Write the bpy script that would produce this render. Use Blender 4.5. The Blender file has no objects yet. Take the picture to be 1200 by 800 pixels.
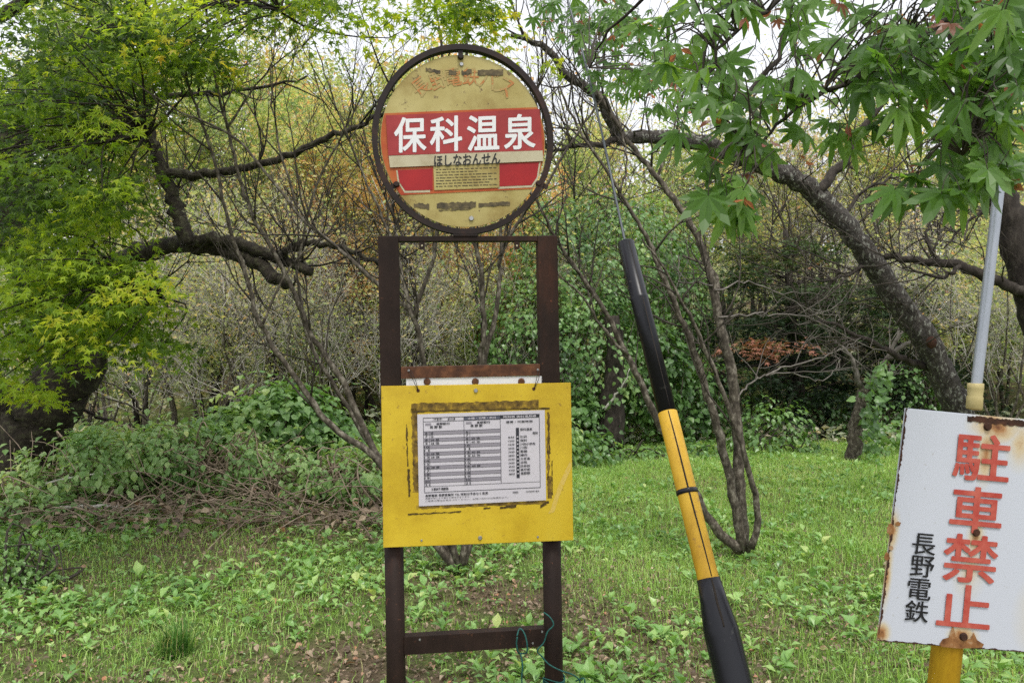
import bpy, math, random
import numpy as np
from mathutils import Matrix, Vector, Quaternion

random.seed(7)
RS = np.random.RandomState
SC = bpy.context.scene
COL = SC.collection
R = math.radians

# ------------------------------------------------------------------ camera, world, sun
F = 940.0            # focal length in photo pixels (photo 1200 x 800)
EYE = 1.5
cam_d = bpy.data.cameras.new('camera')
cam_d.sensor_width = 36.0
cam_d.lens = 36.0 * F / 1200.0
cam_d.clip_start = 0.05
cam_d.clip_end = 600
cam_d.dof.use_dof = True
cam_d.dof.focus_distance = 2.6
cam_d.dof.aperture_fstop = 16.0
cam = bpy.data.objects.new('camera', cam_d)
COL.objects.link(cam)
cam.location = (0, 0, EYE)
cam.rotation_euler = (R(90), 0, 0)
SC.camera = cam

SUN_EL, SUN_AZ = 64.0, 165.0        # azimuth clockwise from +Y (behind the camera, a little to the left)
w = bpy.data.worlds.new('World')
SC.world = w
w.use_nodes = True
nt = w.node_tree
bg = nt.nodes['Background']
sky = nt.nodes.new('ShaderNodeTexSky')
sky.sky_type = 'NISHITA'
sky.sun_disc = False
sky.sun_elevation = R(SUN_EL)
sky.sun_rotation = R(SUN_AZ)
sky.air_density = 1.0
sky.dust_density = 4.0
hs = nt.nodes.new('ShaderNodeHueSaturation')
hs.inputs['Saturation'].default_value = 0.22
mixw = nt.nodes.new('ShaderNodeMixRGB')
mixw.inputs[0].default_value = 0.55
mixw.inputs[2].default_value = (8.0, 8.2, 8.6, 1)
nt.links.new(sky.outputs[0], hs.inputs['Color'])
nt.links.new(hs.outputs[0], mixw.inputs[1])
nt.links.new(mixw.outputs[0], bg.inputs[0])
bg.inputs[1].default_value = 0.15

sun_d = bpy.data.lights.new('sun', 'SUN')
sun_d.energy = 1.5
sun_d.angle = R(11)
sun_d.color = (1.0, 0.96, 0.9)
sun = bpy.data.objects.new('sun', sun_d)
COL.objects.link(sun)
_sd = Vector((math.sin(R(SUN_AZ)) * math.cos(R(SUN_EL)), math.cos(R(SUN_AZ)) * math.cos(R(SUN_EL)), math.sin(R(SUN_EL))))
sun.rotation_euler = (-_sd).to_track_quat('-Z', 'Y').to_euler()

SC.view_settings.view_transform = 'Standard'
SC.view_settings.look = 'None'
SC.view_settings.exposure = 0.42
SC.view_settings.gamma = 1.0
SC.view_settings.use_curve_mapping = False
SC.render.engine = 'CYCLES'
cy = SC.cycles
cy.max_bounces = 6
cy.diffuse_bounces = 2
cy.glossy_bounces = 2
cy.transmission_bounces = 3
cy.transparent_max_bounces = 4
cy.caustics_reflective = False
cy.caustics_refractive = False
cy.use_denoising = False
cy.use_adaptive_sampling = True
cy.adaptive_threshold = 0.01
cy.sample_clamp_indirect = 4.0

# ------------------------------------------------------------------ helpers
def P(px, py, d):
    """a point seen at photo pixel (px, py) standing d metres ahead"""
    return np.array([(px - 600.0) / F * d, d, EYE - (py - 400.0) / F * d])

def ss(a, b, x):
    t = np.clip((x - a) / (b - a), 0, 1)
    return t * t * (3 - 2 * t)

def gz(x, y):
    """height of the ground"""
    x = np.asarray(x, float); y = np.asarray(y, float)
    z = 0.025 * np.sin(1.3 * x + 0.4 * y) + 0.03 * np.sin(0.9 * y - 0.5 * x + 1) + 0.012 * np.sin(3.1 * x + 2.2 * y)
    z = z * ss(2.0, 4.0, y + 0 * x)
    z = z + 0.33 * np.exp(-((x + 3.2) / 1.7) ** 2 - ((y - 8.0) / 1.1) ** 2)
    rise = np.clip(y - 12.5, 0, None)
    z = z + ss(12.5, 17, y) * (0.22 * rise - 0.0011 * rise ** 2 * (rise < 100)) * (y < 110) + (y >= 110) * 9.0
    return z

def noise2(x, y, s=1.0, seed=0):
    x = np.asarray(x) * s + seed * 3.17; y = np.asarray(y) * s - seed * 1.71
    v = (np.sin(1.7 * x + 0.9 * y) + np.sin(-1.1 * x + 2.3 * y + 1.3) + np.sin(2.9 * x - 1.9 * y + 4.0) * .7 + np.sin(4.7 * x + 3.9 * y + 2.0) * .5)
    return v / 3.2

def tag(o, label=None, cat=None, group=None, kind=None):
    if label: o['label'] = label
    if cat: o['category'] = cat
    if group: o['group'] = group
    if kind: o['kind'] = kind
    return o

def root(name, loc, label, cat, group=None, rot=None, kind=None):
    o = bpy.data.objects.new(name, None)
    o.empty_display_size = 0.2
    COL.objects.link(o)
    if rot is not None:
        o.matrix_world = Matrix.Translation(Vector(loc)) @ rot.to_4x4()
    else:
        o.location = loc
    return tag(o, label, cat, group, kind)

def link(name, me, parent=None, mats=None):
    o = bpy.data.objects.new(name, me)
    COL.objects.link(o)
    if parent is not None:
        o.parent = parent
    if mats is not None:
        for m in (mats if isinstance(mats, (list, tuple)) else [mats]):
            me.materials.append(m)
    return o

def mesh_np(name, V, faces, tint=None, smooth=False, mid=None):
    """V (n,3); faces: list of int arrays each (m,k) with one k per array"""
    me = bpy.data.meshes.new(name)
    V = np.ascontiguousarray(V, dtype=np.float32)
    me.vertices.add(len(V))
    me.vertices.foreach_set('co', V.ravel())
    loops = np.concatenate([f.ravel() for f in faces]).astype(np.int32)
    tot = np.concatenate([np.full(len(f), f.shape[1], np.int32) for f in faces])
    start = np.concatenate([[0], np.cumsum(tot)[:-1]]).astype(np.int32)
    me.loops.add(len(loops))
    me.loops.foreach_set('vertex_index', loops)
    me.polygons.add(len(tot))
    me.polygons.foreach_set('loop_start', start)
    me.polygons.foreach_set('loop_total', tot)
    if mid is not None:
        me.polygons.foreach_set('material_index', np.asarray(mid, np.int32))
    me.polygons.foreach_set('use_smooth', np.full(len(tot), smooth, bool))
    me.update(calc_edges=True)
    if tint is not None:
        a = me.attributes.new('tint', 'FLOAT', 'FACE')
        a.data.foreach_set('value', np.asarray(tint, np.float32))
    me.validate()
    return me

def spline(pts, n):
    pts = np.asarray(pts, float)
    if len(pts) == 2:
        t = np.linspace(0, 1, n)[:, None]
        return pts[0] * (1 - t) + pts[1] * t
    p = np.vstack([2 * pts[0] - pts[1], pts, 2 * pts[-1] - pts[-2]])
    m = len(pts) - 1
    out = []
    for u in np.linspace(0, m - 1e-6, n):
        i = int(u); t = u - i
        a, b, c, d = p[i], p[i + 1], p[i + 2], p[i + 3]
        out.append(0.5 * (2 * b + (c - a) * t + (2 * a - 5 * b + 4 * c - d) * t * t + (3 * b - a - 3 * c + d) * t ** 3))
    return np.array(out)

def sweep(paths, sides=6, lump=0.0, seed=0):
    """paths: list of (pts (n,3), rad (n,)) -> V, quads, caps"""
    rng = RS(seed)
    VV, QQ, CC = [], [], []
    base = 0
    ang = np.linspace(0, 2 * np.pi, sides, endpoint=False)
    for pts, rad in paths:
        n = len(pts)
        t = np.gradient(pts, axis=0)
        t /= np.linalg.norm(t, axis=1)[:, None] + 1e-9
        mt = t.mean(0)
        ref = np.eye(3)[np.argmin(np.abs(mt))]
        a = np.cross(t, ref); a /= np.linalg.norm(a, axis=1)[:, None] + 1e-9
        b = np.cross(t, a)
        r = np.asarray(rad)[:, None] * np.ones((1, sides))
        if lump:
            r = r * (1 + lump * rng.uniform(-1, 1, r.shape))
        V = pts[:, None, :] + r[:, :, None] * (np.cos(ang)[None, :, None] * a[:, None, :] + np.sin(ang)[None, :, None] * b[:, None, :])
        VV.append(V.reshape(-1, 3))
        i = np.arange(n - 1)[:, None] * sides; j = np.arange(sides)[None, :]; j2 = (j + 1) % sides
        q = np.stack([i + j, i + j2, i + sides + j2, i + sides + j], -1).reshape(-1, 4) + base
        QQ.append(q)
        CC.append(np.array([np.arange(sides)[::-1] + base, np.arange(sides) + base + (n - 1) * sides]))
        base += n * sides
    return np.vstack(VV), np.vstack(QQ), np.vstack(CC)

def tubes(name, paths, mat, parent=None, sides=6, lump=0.0, seed=0, off=None, smooth=True):
    V, Q, C = sweep(paths, sides, lump, seed)
    if off is not None:
        V = V - np.asarray(off)
    me = mesh_np(name, V, [Q, C], smooth=smooth)
    return link(name, me, parent, mat)

def unit(v):
    v = np.asarray(v, float)
    return v / (np.linalg.norm(v) + 1e-9)

def twig(rng, p0, d, L, r, bend=0.25, up=0.1, n=6, taper=0.25):
    pts = [np.asarray(p0, float)]
    d = unit(d)
    for i in range(n - 1):
        d = unit(d + rng.normal(0, bend, 3) + np.array([0, 0, up]))
        pts.append(pts[-1] + d * L / (n - 1))
    pts = np.array(pts)
    rad = r * (1 - (1 - taper) * np.linspace(0, 1, n))
    return pts, rad

def side_twigs(rng, path, count, L, r, depth=1, t0=0.25, ang=0.9, up=0.12, bend=0.22, kids=3, out=None, n=6):
    """twigs growing along a path, each with twigs of its own"""
    if out is None: out = []
    pts, rad = path
    N = len(pts)
    for k in range(count):
        t = t0 + (1 - t0) * rng.rand()
        i = min(int(t * (N - 1)), N - 2); f = t * (N - 1) - i
        p = pts[i] * (1 - f) + pts[i + 1] * f
        rr = rad[i] * (1 - f) + rad[i + 1] * f
        dirn = unit(pts[i + 1] - pts[i])
        per = unit(np.cross(dirn, rng.normal(0, 1, 3)))
        d = dirn * math.cos(ang) + per * math.sin(ang)
        l = L * rng.uniform(.45, 1.2)
        tw = twig(rng, p, d, l, min(r, rr * .75), bend, up, n)
        out.append(tw)
        if depth > 1:
            side_twigs(rng, tw, kids, L * .55, r * .6, depth - 1, .2, ang, up, bend, kids, out, max(4, n - 1))
    return out

# ---- leaves
def T_diamond():
    V = np.array([[0, 0, 0], [-.28, .45, .07], [0, 1, -.12], [.28, .45, .07]], float)
    return V, [np.array([[0, 2, 1], [0, 3, 2]])]

def T_oval(w=.33, curl=.2):
    V = np.array([[0, 0, 0], [-w * .8, .3, .08], [-w, .55, .07], [0, 1, -curl], [w, .55, .07], [w * .8, .3, .08], [0, .45, 0]], float)
    return V, [np.array([[0, 6, 1], [1, 6, 2], [2, 6, 3], [3, 6, 4], [4, 6, 5], [5, 6, 0]])]

def T_heart():
    V = np.array([[0, 0, 0], [-.25, -.12, .04], [-.45, .12, .09], [-.42, .42, .07], [0, 1, -.18], [.42, .42, .07], [.45, .12, .09], [.25, -.12, .04], [0, .35, 0]], float)
    f = [[0, 8, 1]] + [[i, 8, i + 1] for i in range(1, 7)] + [[7, 8, 0]]
    return V, [np.array(f)]

def T_maple(lobes=7, fine=True):
    if lobes == 7:
        A = [-122, -78, -39, 0, 39, 78, 122]; Ls = [.42, .72, .94, 1.05, .94, .72, .42]
    else:
        A = [-92, -46, 0, 46, 92]; Ls = [.6, .9, 1.0, .9, .6]
    V = [[0, 0, 0]]
    F = []
    n = len(A)
    def pol(a, r, z):
        return [math.sin(R(a)) * r, math.cos(R(a)) * r, z]
    nb = [pol(A[0] - 25, .12, .0)]
    idx_n = []
    V.append(nb[0]); idx_n.append(1)
    for i in range(n):
        L = Ls[i]; a = A[i]
        dr = -.24 * L * L
        if fine:
            ids = []
            for (da, fr, z) in ((-15, .5, .03), (-9.5, .72, -.02), (0, 1.0, 0), (9.5, .72, -.02), (15, .5, .03)):
                zz = dr * fr * fr + z * L
                V.append(pol(a + da, L * fr, zz)); ids.append(len(V) - 1)
            V.append(pol(a, L * .55, dr * .3 - .03)); mid = len(V) - 1
        else:
            V.append(pol(a, L, dr)); ids = [len(V) - 1]; mid = None
        if i < n - 1:
            an = (a + A[i + 1]) / 2
            V.append(pol(an, .40 * min(L, Ls[i + 1]) / .9, .02))
        else:
            V.append(pol(a + 25, .12, 0))
        nx = len(V) - 1
        ring = [idx_n[-1]] + ids + [nx]
        if mid is not None:
            F.append([0, mid, ring[0]])
            for u, v in zip(ring[:-1], ring[1:]):
                F.append([u, mid, v])
            F.append([ring[-1], mid, 0])
        else:
            F.append([0, ids[0], ring[0]]); F.append([0, nx, ids[0]])
        idx_n.append(nx)
    return np.array(V, float), [np.array(F)]

def leaf_arrays(C, N, D, S, templ):
    V0, F0 = templ
    C = np.asarray(C, float); n = len(C)
    Z = N / (np.linalg.norm(N, axis=1)[:, None] + 1e-9)
    Y = D - (D * Z).sum(1)[:, None] * Z
    Y /= np.linalg.norm(Y, axis=1)[:, None] + 1e-9
    X = np.cross(Y, Z)
    S = np.broadcast_to(np.asarray(S, float), (n,))
    V = C[:, None, :] + S[:, None, None] * (V0[None, :, 0:1] * X[:, None] + V0[None, :, 1:2] * Y[:, None] + V0[None, :, 2:3] * Z[:, None])
    k = len(V0)
    faces = [(f[None] + (np.arange(n) * k)[:, None, None]).reshape(-1, f.shape[1]) for f in F0]
    per = [len(f) for f in F0]
    return V.reshape(-1, 3), faces, per

def leaves(name, C, N, D, S, templ, mat, parent=None, tint=None, off=None):
    V, faces, per = leaf_arrays(C, N, D, S, templ)
    if off is not None: V = V - np.asarray(off)
    t = None
    if tint is not None:
        t = np.concatenate([np.repeat(tint, p) for p in per])
    return link(name, mesh_np(name, V, faces, t), parent, mat)

def rand_dirs(rng, n, flat=1.0):
    """leaf normals (upward biased) and tip directions"""
    N = rng.normal(0, 1, (n, 3)); N[:, 2] = np.abs(N[:, 2]) + flat
    a = rng.uniform(0, 2 * np.pi, n)
    D = np.stack([np.cos(a), np.sin(a), rng.normal(-.25, .3, n)], 1)
    return N, D

# ---- materials
def newmat(name):
    m = bpy.data.materials.new(name); m.use_nodes = True
    t = m.node_tree
    return m, t, t.nodes['Principled BSDF']

def ramp(t, stops):
    r = t.nodes.new('ShaderNodeValToRGB')
    e = r.color_ramp.elements
    while len(e) < len(stops): e.new(0.5)
    for el, (p, c) in zip(e, stops):
        el.position = p; el.color = (*c, 1)
    return r

def noise(t, scale, detail=5, rough=.6, vec=None, dist=0):
    n = t.nodes.new('ShaderNodeTexNoise')
    n.inputs['Scale'].default_value = scale; n.inputs['Detail'].default_value = detail
    n.inputs['Roughness'].default_value = rough; n.inputs['Distortion'].default_value = dist
    if vec is None:
        c = t.nodes.new('ShaderNodeTexCoord'); vec = c.outputs['Object']
    t.links.new(vec, n.inputs['Vector'])
    return n

def coords(t, sc=(1, 1, 1)):
    c = t.nodes.new('ShaderNodeTexCoord'); m = t.nodes.new('ShaderNodeMapping')
    m.inputs['Scale'].default_value = sc
    t.links.new(c.outputs['Object'], m.inputs['Vector'])
    return m.outputs[0]

def bump(t, b, h, strength=.3, dist=.01):
    n = t.nodes.new('ShaderNodeBump')
    n.inputs['Strength'].default_value = strength; n.inputs['Distance'].default_value = dist
    t.links.new(h, n.inputs['Height']); t.links.new(n.outputs[0], b.inputs['Normal'])

def mat_noise(name, stops, scale=8, rough=.7, bstr=.3, bdist=.01, sc=(1, 1, 1), spec=.3, detail=6, nrough=.65, metallic=0):
    m, t, b = newmat(name)
    v = coords(t, sc)
    n = noise(t, scale, detail, nrough, v)
    r = ramp(t, stops)
    t.links.new(n.outputs['Fac'], r.inputs[0]); t.links.new(r.outputs[0], b.inputs['Base Color'])
    b.inputs['Roughness'].default_value = rough
    b.inputs['Specular IOR Level'].default_value = spec
    b.inputs['Metallic'].default_value = metallic
    if bstr: bump(t, b, n.outputs['Fac'], bstr, bdist)
    return m

def mat_leaf(name, stops, trans=.4, rough=.5, spec=.35, gain=1.25):
    m, t, b = newmat(name)
    a = t.nodes.new('ShaderNodeAttribute'); a.attribute_name = 'tint'
    r = ramp(t, stops)
    t.links.new(a.outputs['Fac'], r.inputs[0])
    t.links.new(r.outputs[0], b.inputs['Base Color'])
    b.inputs['Roughness'].default_value = rough
    b.inputs['Specular IOR Level'].default_value = spec
    tr = t.nodes.new('ShaderNodeBsdfTranslucent')
    mu = t.nodes.new('ShaderNodeMixRGB'); mu.blend_type = 'MULTIPLY'; mu.inputs[0].default_value = 1
    mu.inputs[2].default_value = (gain * 1.25, gain * 1.25, gain * .6, 1)
    t.links.new(r.outputs[0], mu.inputs[1]); t.links.new(mu.outputs[0], tr.inputs['Color'])
    mx = t.nodes.new('ShaderNodeMixShader'); mx.inputs[0].default_value = trans
    t.links.new(b.outputs[0], mx.inputs[1]); t.links.new(tr.outputs[0], mx.inputs[2])
    t.links.new(mx.outputs[0], t.nodes['Material Output'].inputs['Surface'])
    return m

def mat_plain(name, c, rough=.5, spec=.4, metallic=0):
    m, t, b = newmat(name)
    b.inputs['Base Color'].default_value = (*c, 1); b.inputs['Roughness'].default_value = rough
    b.inputs['Specular IOR Level'].default_value = spec; b.inputs['Metallic'].default_value = metallic
    return m

def srgb(r, g, b):
    f = lambda c: (c / 12.92 if c <= .04045 else ((c + .055) / 1.055) ** 2.4)
    return (f(r / 255), f(g / 255), f(b / 255))

M = {}
# ground: soil, litter and moss
m, t, b = newmat('soil_and_moss')
n1 = noise(t, .9, 6, .6); n2 = noise(t, 14, 8, .7)
r1 = ramp(t, [(.3, (.07, .052, .034)), (.5, (.13, .098, .062)), (.7, (.2, .155, .1))])
r2 = ramp(t, [(.3, (.06, .085, .025)), (.7, (.13, .18, .05))])
r3 = ramp(t, [(.42, (0, 0, 0)), (.58, (1, 1, 1))])
t.links.new(n2.outputs['Fac'], r1.inputs[0]); t.links.new(n2.outputs['Fac'], r2.inputs[0]); t.links.new(n1.outputs['Fac'], r3.inputs[0])
mx = t.nodes.new('ShaderNodeMixRGB'); t.links.new(r3.outputs[0], mx.inputs[0]); t.links.new(r1.outputs[0], mx.inputs[1]); t.links.new(r2.outputs[0], mx.inputs[2])
t.links.new(mx.outputs[0], b.inputs['Base Color']); b.inputs['Roughness'].default_value = .95; b.inputs['Specular IOR Level'].default_value = .1
bump(t, b, n2.outputs['Fac'], .8, .04)
M['soil'] = m
M['grass'] = mat_leaf('grass_blades', [(0, (.13, .22, .045)), (.5, (.29, .47, .11)), (.85, (.42, .61, .18)), (1, (.58, .54, .3))], .4, .42)
M['tuft'] = mat_leaf('tuft_blades', [(0, (.03, .08, .015)), (.5, (.09, .22, .04)), (.85, (.2, .34, .08)), (1, (.5, .45, .22))], .3, .4)
M['weed'] = mat_leaf('weed_leaves', [(0, (.09, .19, .05)), (.5, (.23, .41, .12)), (.8, (.37, .54, .18)), (1, (.52, .6, .22))], .35, .33, .5)
M['litter'] = mat_leaf('dead_leaves', [(0, (.10, .075, .055)), (.45, (.24, .17, .115)), (.72, (.42, .33, .23)), (.86, (.44, .2, .11)), (1, (.66, .58, .42))], .15, .6, .3, .8)
M['maple'] = mat_leaf('maple_leaves', [(0, (.035, .07, .012)), (.3, (.13, .22, .02)), (.55, (.30, .40, .035)), (.78, (.46, .46, .05)), (1, (.55, .36, .06))], .58, .4, .4, 1.4)
M['near_maple'] = mat_leaf('near_maple_leaves', [(0, (.03, .075, .014)), (.45, (.105, .215, .04)), (.74, (.2, .33, .07)), (.8, (.17, .12, .05)), (.9, (.24, .08, .05)), (1, (.45, .18, .17))], .52, .36, .45, 1.3)
M['vine'] = mat_leaf('vine_leaves', [(0, (.03, .075, .02)), (.5, (.13, .25, .07)), (.85, (.26, .4, .14)), (1, (.4, .48, .14))], .35, .33, .55)
M['bramble'] = mat_leaf('bramble_leaves', [(0, (.05, .11, .03)), (.5, (.19, .33, .10)), (.85, (.35, .48, .19)), (1, (.5, .56, .2))], .35, .38, .5)
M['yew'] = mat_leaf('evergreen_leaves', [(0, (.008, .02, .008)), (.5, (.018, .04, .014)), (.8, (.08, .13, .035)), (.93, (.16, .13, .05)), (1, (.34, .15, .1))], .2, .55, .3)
M['far'] = mat_leaf('autumn_leaves', [(0, (.2, .3, .14)), (.3, (.4, .48, .23)), (.55, (.6, .6, .32)), (.75, (.68, .54, .32)), (1, (.72, .4, .23))], .55, .5, .3, 1.15)
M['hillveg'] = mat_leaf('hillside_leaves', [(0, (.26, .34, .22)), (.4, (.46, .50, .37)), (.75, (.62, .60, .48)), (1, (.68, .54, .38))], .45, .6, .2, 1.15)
M['bark'] = mat_noise('dark_bark', [(.3, (.014, .011, .009)), (.55, (.04, .032, .025)), (.75, (.085, .075, .06))], 22, .9, .9, .02, (1, 1, .4))
M['moss_bark'] = mat_noise('mossy_bark', [(.3, (.012, .01, .008)), (.5, (.035, .028, .02)), (.66, (.075, .075, .04)), (.8, (.14, .14, .11))], 16, .9, 1.0, .03)
M['stem'] = mat_noise('shrub_bark', [(.34, (.028, .022, .016)), (.52, (.09, .075, .056)), (.66, (.24, .215, .17))], 34, .85, .6, .008, (1, 1, .6))
M['twig'] = mat_noise('pale_twigs', [(.3, (.36, .33, .29)), (.7, (.66, .62, .56))], 12, .85, 0)
M['grey_twig'] = mat_noise('grey_twigs', [(.3, (.12, .105, .09)), (.7, (.32, .29, .25))], 12, .85, 0)
M['dim_twig'] = mat_noise('dim_twigs', [(.3, (.07, .06, .05)), (.7, (.2, .18, .155))], 14, .85, 0)
M['dark_twig'] = mat_noise('dark_twigs', [(.3, (.03, .025, .02)), (.7, (.085, .07, .055))], 12, .85, 0)
M['dead_twig'] = mat_noise('dead_twigs', [(.3, (.12, .085, .06)), (.7, (.46, .36, .27))], 6, .85, 0)
# lichen speckled bark
m, t, b = newmat('lichen_bark')
v = coords(t)
n1 = noise(t, 26, 6, .7, v); vo = t.nodes.new('ShaderNodeTexNoise'); vo.inputs['Scale'].default_value = 38; vo.inputs['Detail'].default_value = 3
mp = coords(t, (1, 1, .45)); t.links.new(mp, vo.inputs['Vector'])
r1 = ramp(t, [(.32, (.018, .015, .012)), (.55, (.065, .056, .047)), (.75, (.14, .125, .108))])
r2 = ramp(t, [(.56, (0, 0, 0)), (.64, (1, 1, 1))])
t.links.new(n1.outputs['Fac'], r1.inputs[0]); t.links.new(vo.outputs['Fac'], r2.inputs[0])
mx = t.nodes.new('ShaderNodeMixRGB'); mx.inputs[2].default_value = (.26, .26, .22, 1)
t.links.new(r2.outputs[0], mx.inputs[0]); t.links.new(r1.outputs[0], mx.inputs[1]); t.links.new(mx.outputs[0], b.inputs['Base Color'])
b.inputs['Roughness'].default_value = .9; bump(t, b, n1.outputs['Fac'], 1.0, .03)
M['lichen'] = m

# ------------------------------------------------------------------ ground
def grid_axis(lo, hi, n, dens=2.2):
    u = np.linspace(-1, 1, n)
    s = np.sign(u) * np.abs(u) ** dens
    return np.where(s < 0, -s * lo, s * hi)
gx = grid_axis(-140, 140, 161); gy = np.concatenate([[-60, -20, -6, -2], np.linspace(0, 1, 170) ** 2.0 * 200 + .2])
X, Y = np.meshgrid(gx, gy)
V = np.stack([X, Y, gz(X, Y)], -1).reshape(-1, 3)
nx, ny = len(gx), len(gy)
i = (np.arange(ny - 1)[:, None] * nx + np.arange(nx - 1)[None]).ravel()
q = np.stack([i, i + 1, i + nx + 1, i + nx], 1)
ground = link('ground', mesh_np('ground', V, [q], smooth=True), None, M['soil'])
tag(ground, 'leaf strewn soil of the clearing rising to the wooded slope', 'ground', kind='structure')

def ground_pts(rng, n, x0, x1, y0, y1):
    return rng.uniform(x0, x1, n), rng.uniform(y0, y1, n)

def in_view(x, y, margin=.5):
    return np.abs(x) < y * (600 / F) + margin

def bare(x, y):
    """0..1, how bare and littered the ground is"""
    b = .5 + .75 * noise2(x, y, .9, 1) - .2
    b = b + .6 * np.exp(-((x + 1.9) / 1.6) ** 2 - ((y - 3.4) / 1.0) ** 2)
    b = b + .3 * np.exp(-((x + .3) / .5) ** 2 - ((y - 4.9) / .5) ** 2)
    b = b + .2 * np.exp(-((x - .9) / .8) ** 2 - ((y - 4.6) / .35) ** 2)
    b = b - .9 * ss(5.3, 6.6, y) * ss(-.6, .6, x)
    b = b + .9 * np.exp(-((x + 3.4) / 1.9) ** 2 - ((y - 7.4) / 1.0) ** 2)
    return np.clip(b, 0, 1)

# grass blades
rng = RS(11)
def blades(x, y, h, wdt, rng, lean=.5):
    n = len(x)
    a = rng.uniform(0, 2 * np.pi, n); l = rng.uniform(.1, lean + .3, n)
    dx, dy = np.cos(a) * l, np.sin(a) * l
    px, py = -np.sin(a), np.cos(a)
    z = gz(x, y)
    V = np.zeros((n, 5, 3))
    for k, (f, wf) in enumerate(((0, 1), (0, -1), (.6, .8), (.6, -.8), (1, 0))):
        V[:, k, 0] = x + dx * h * f * f + px * wdt * wf
        V[:, k, 1] = y + dy * h * f * f + py * wdt * wf
        V[:, k, 2] = z + h * f * (1 - .3 * l * f) - (.01 if f == 0 else 0)
    base = (np.arange(n) * 5)[:, None]
    return V.reshape(-1, 3), [base + np.array([[0, 1, 3, 2]]), base + np.array([[2, 3, 4]])]
x, y = ground_pts(rng, 520000, -8, 8, 2.2, 12.5)
keep = in_view(x, y, 1.2) & (rng.rand(len(x)) < (1.05 - bare(x, y)) * (1.0 - .02 * y) * (.72 + .5 * ss(-.3, .9, x)))
x, y = x[keep], y[keep]
h = rng.uniform(.025, .085, len(x)) * rng.uniform(.6, 1.15, len(x)) * (1 + .3 * noise2(x, y, 1.6, 3))
V, fc = blades(x, y, h * 1.05, rng.uniform(.001, .0024, len(x)) * (1 + y * .07), rng, 1.0)
tt = np.clip(.5 + .22 * noise2(x, y, 1.1, 5) + .15 * ss(5, 8, y) + rng.normal(0, .18, len(x)), 0, .93)
tt = np.where(rng.rand(len(x)) < .04, 1.0, tt)
g = link('grass', mesh_np('grass', V, fc, np.concatenate([tt, tt])), None, M['grass'])
tag(g, 'short bright green grass covering the clearing', 'grass', kind='stuff')

# broad-leaved weeds (rosettes)
rng = RS(12)
x, y = ground_pts(rng, 46000, -8, 8, 2.3, 12.5)
wd = noise2(x, y, 1.3, 9)
keep = in_view(x, y, 1.0) & (rng.rand(len(x)) < np.clip((.5 + .7 * wd - .45 * bare(x, y)) * (1 - .68 * ss(-.3, .9, x) * ss(4.6, 6.2, y)), .04, 1))
x, y = x[keep], y[keep]
nl = 5
szf = np.clip(np.exp(rng.normal(0, .32, len(x))), .5, 1.6)
C, N, D, S, TT = [], [], [], [], []
for k in range(nl):
    a = rng.uniform(0, 2 * np.pi, len(x))
    e = rng.uniform(.15, 1.1, len(x))
    d = np.stack([np.cos(a) * np.cos(e), np.sin(a) * np.cos(e), np.sin(e)], 1)
    nn = np.stack([-np.cos(a) * np.sin(e), -np.sin(a) * np.sin(e), np.cos(e)], 1)
    C.append(np.stack([x, y, gz(x, y) + rng.uniform(.005, .045, len(x))], 1) + d * .012)
    D.append(d); N.append(nn + rng.normal(0, .2, nn.shape)); S.append(rng.uniform(.022, .06, len(x)) * szf)
    TT.append(np.clip(.5 + .2 * noise2(x, y, 2.0, 4) + rng.normal(0, .2, len(x)), 0, 1))
wo = leaves('weeds', np.vstack(C), np.vstack(N), np.vstack(D), np.concatenate(S), T_oval(.3, .3), M['weed'], None, np.concatenate(TT))
tag(wo, 'broad leaved green weeds growing low among the grass', 'weeds', kind='stuff')

# fallen leaves
rng = RS(13)
x, y = ground_pts(rng, 52000, -8, 8, 2.2, 12)
keep = in_view(x, y, 1.0) & (rng.rand(len(x)) < np.clip(bare(x, y) * 1.0 + .05, 0, 1) * (1.15 - .08 * y))
x, y = x[keep], y[keep]; n = len(x)
N, D = rand_dirs(rng, n, 1.6)
tt = np.clip(rng.beta(1.6, 1.8, n), 0, 1)
lo = leaves('fallen_leaves', np.stack([x, y, gz(x, y) + rng.uniform(.004, .03, n)], 1), N, D, rng.uniform(.016, .052, n), T_oval(.3, .4), M['litter'], None, tt)
tag(lo, 'brown and reddish fallen leaves scattered over the bare soil', 'fallen leaves', kind='stuff')

# small creeping leaves and crumbs of litter
rng = RS(15)
x, y = ground_pts(rng, 230000, -8, 8, 2.3, 11)
bb_ = bare(x, y)
keep = in_view(x, y, .8) & (rng.rand(len(x)) < (1.15 - .075 * y))
x, y, bb_ = x[keep], y[keep], bb_[keep]; n = len(x)
isg = rng.rand(n) > np.clip(bb_ * 1.1 + .12, 0, .9)
N, D = rand_dirs(rng, n, .9)
pz = np.stack([x, y, gz(x, y) + rng.uniform(.002, .03, n)], 1)
tv = np.clip(.42 + .25 * noise2(x, y, 2.3, 8) + rng.normal(0, .2, n), 0, 1)
tag(leaves('creeping_weeds', pz[isg], N[isg], D[isg], rng.uniform(.010, .028, isg.sum()), T_diamond(), M['weed'], None, tv[isg]), 'tiny creeping green leaves filling the gaps between grass and weeds', 'weeds', kind='stuff')
nb_ = ~isg
tag(leaves('leaf_crumbs', pz[nb_], N[nb_], D[nb_], rng.uniform(.010, .03, nb_.sum()), T_diamond(), M['litter'], None, np.clip(rng.beta(1.4, 2.2, nb_.sum()), 0, 1)), 'crumbs of dry brown leaf on the bare soil', 'dead leaves', kind='stuff')

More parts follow.
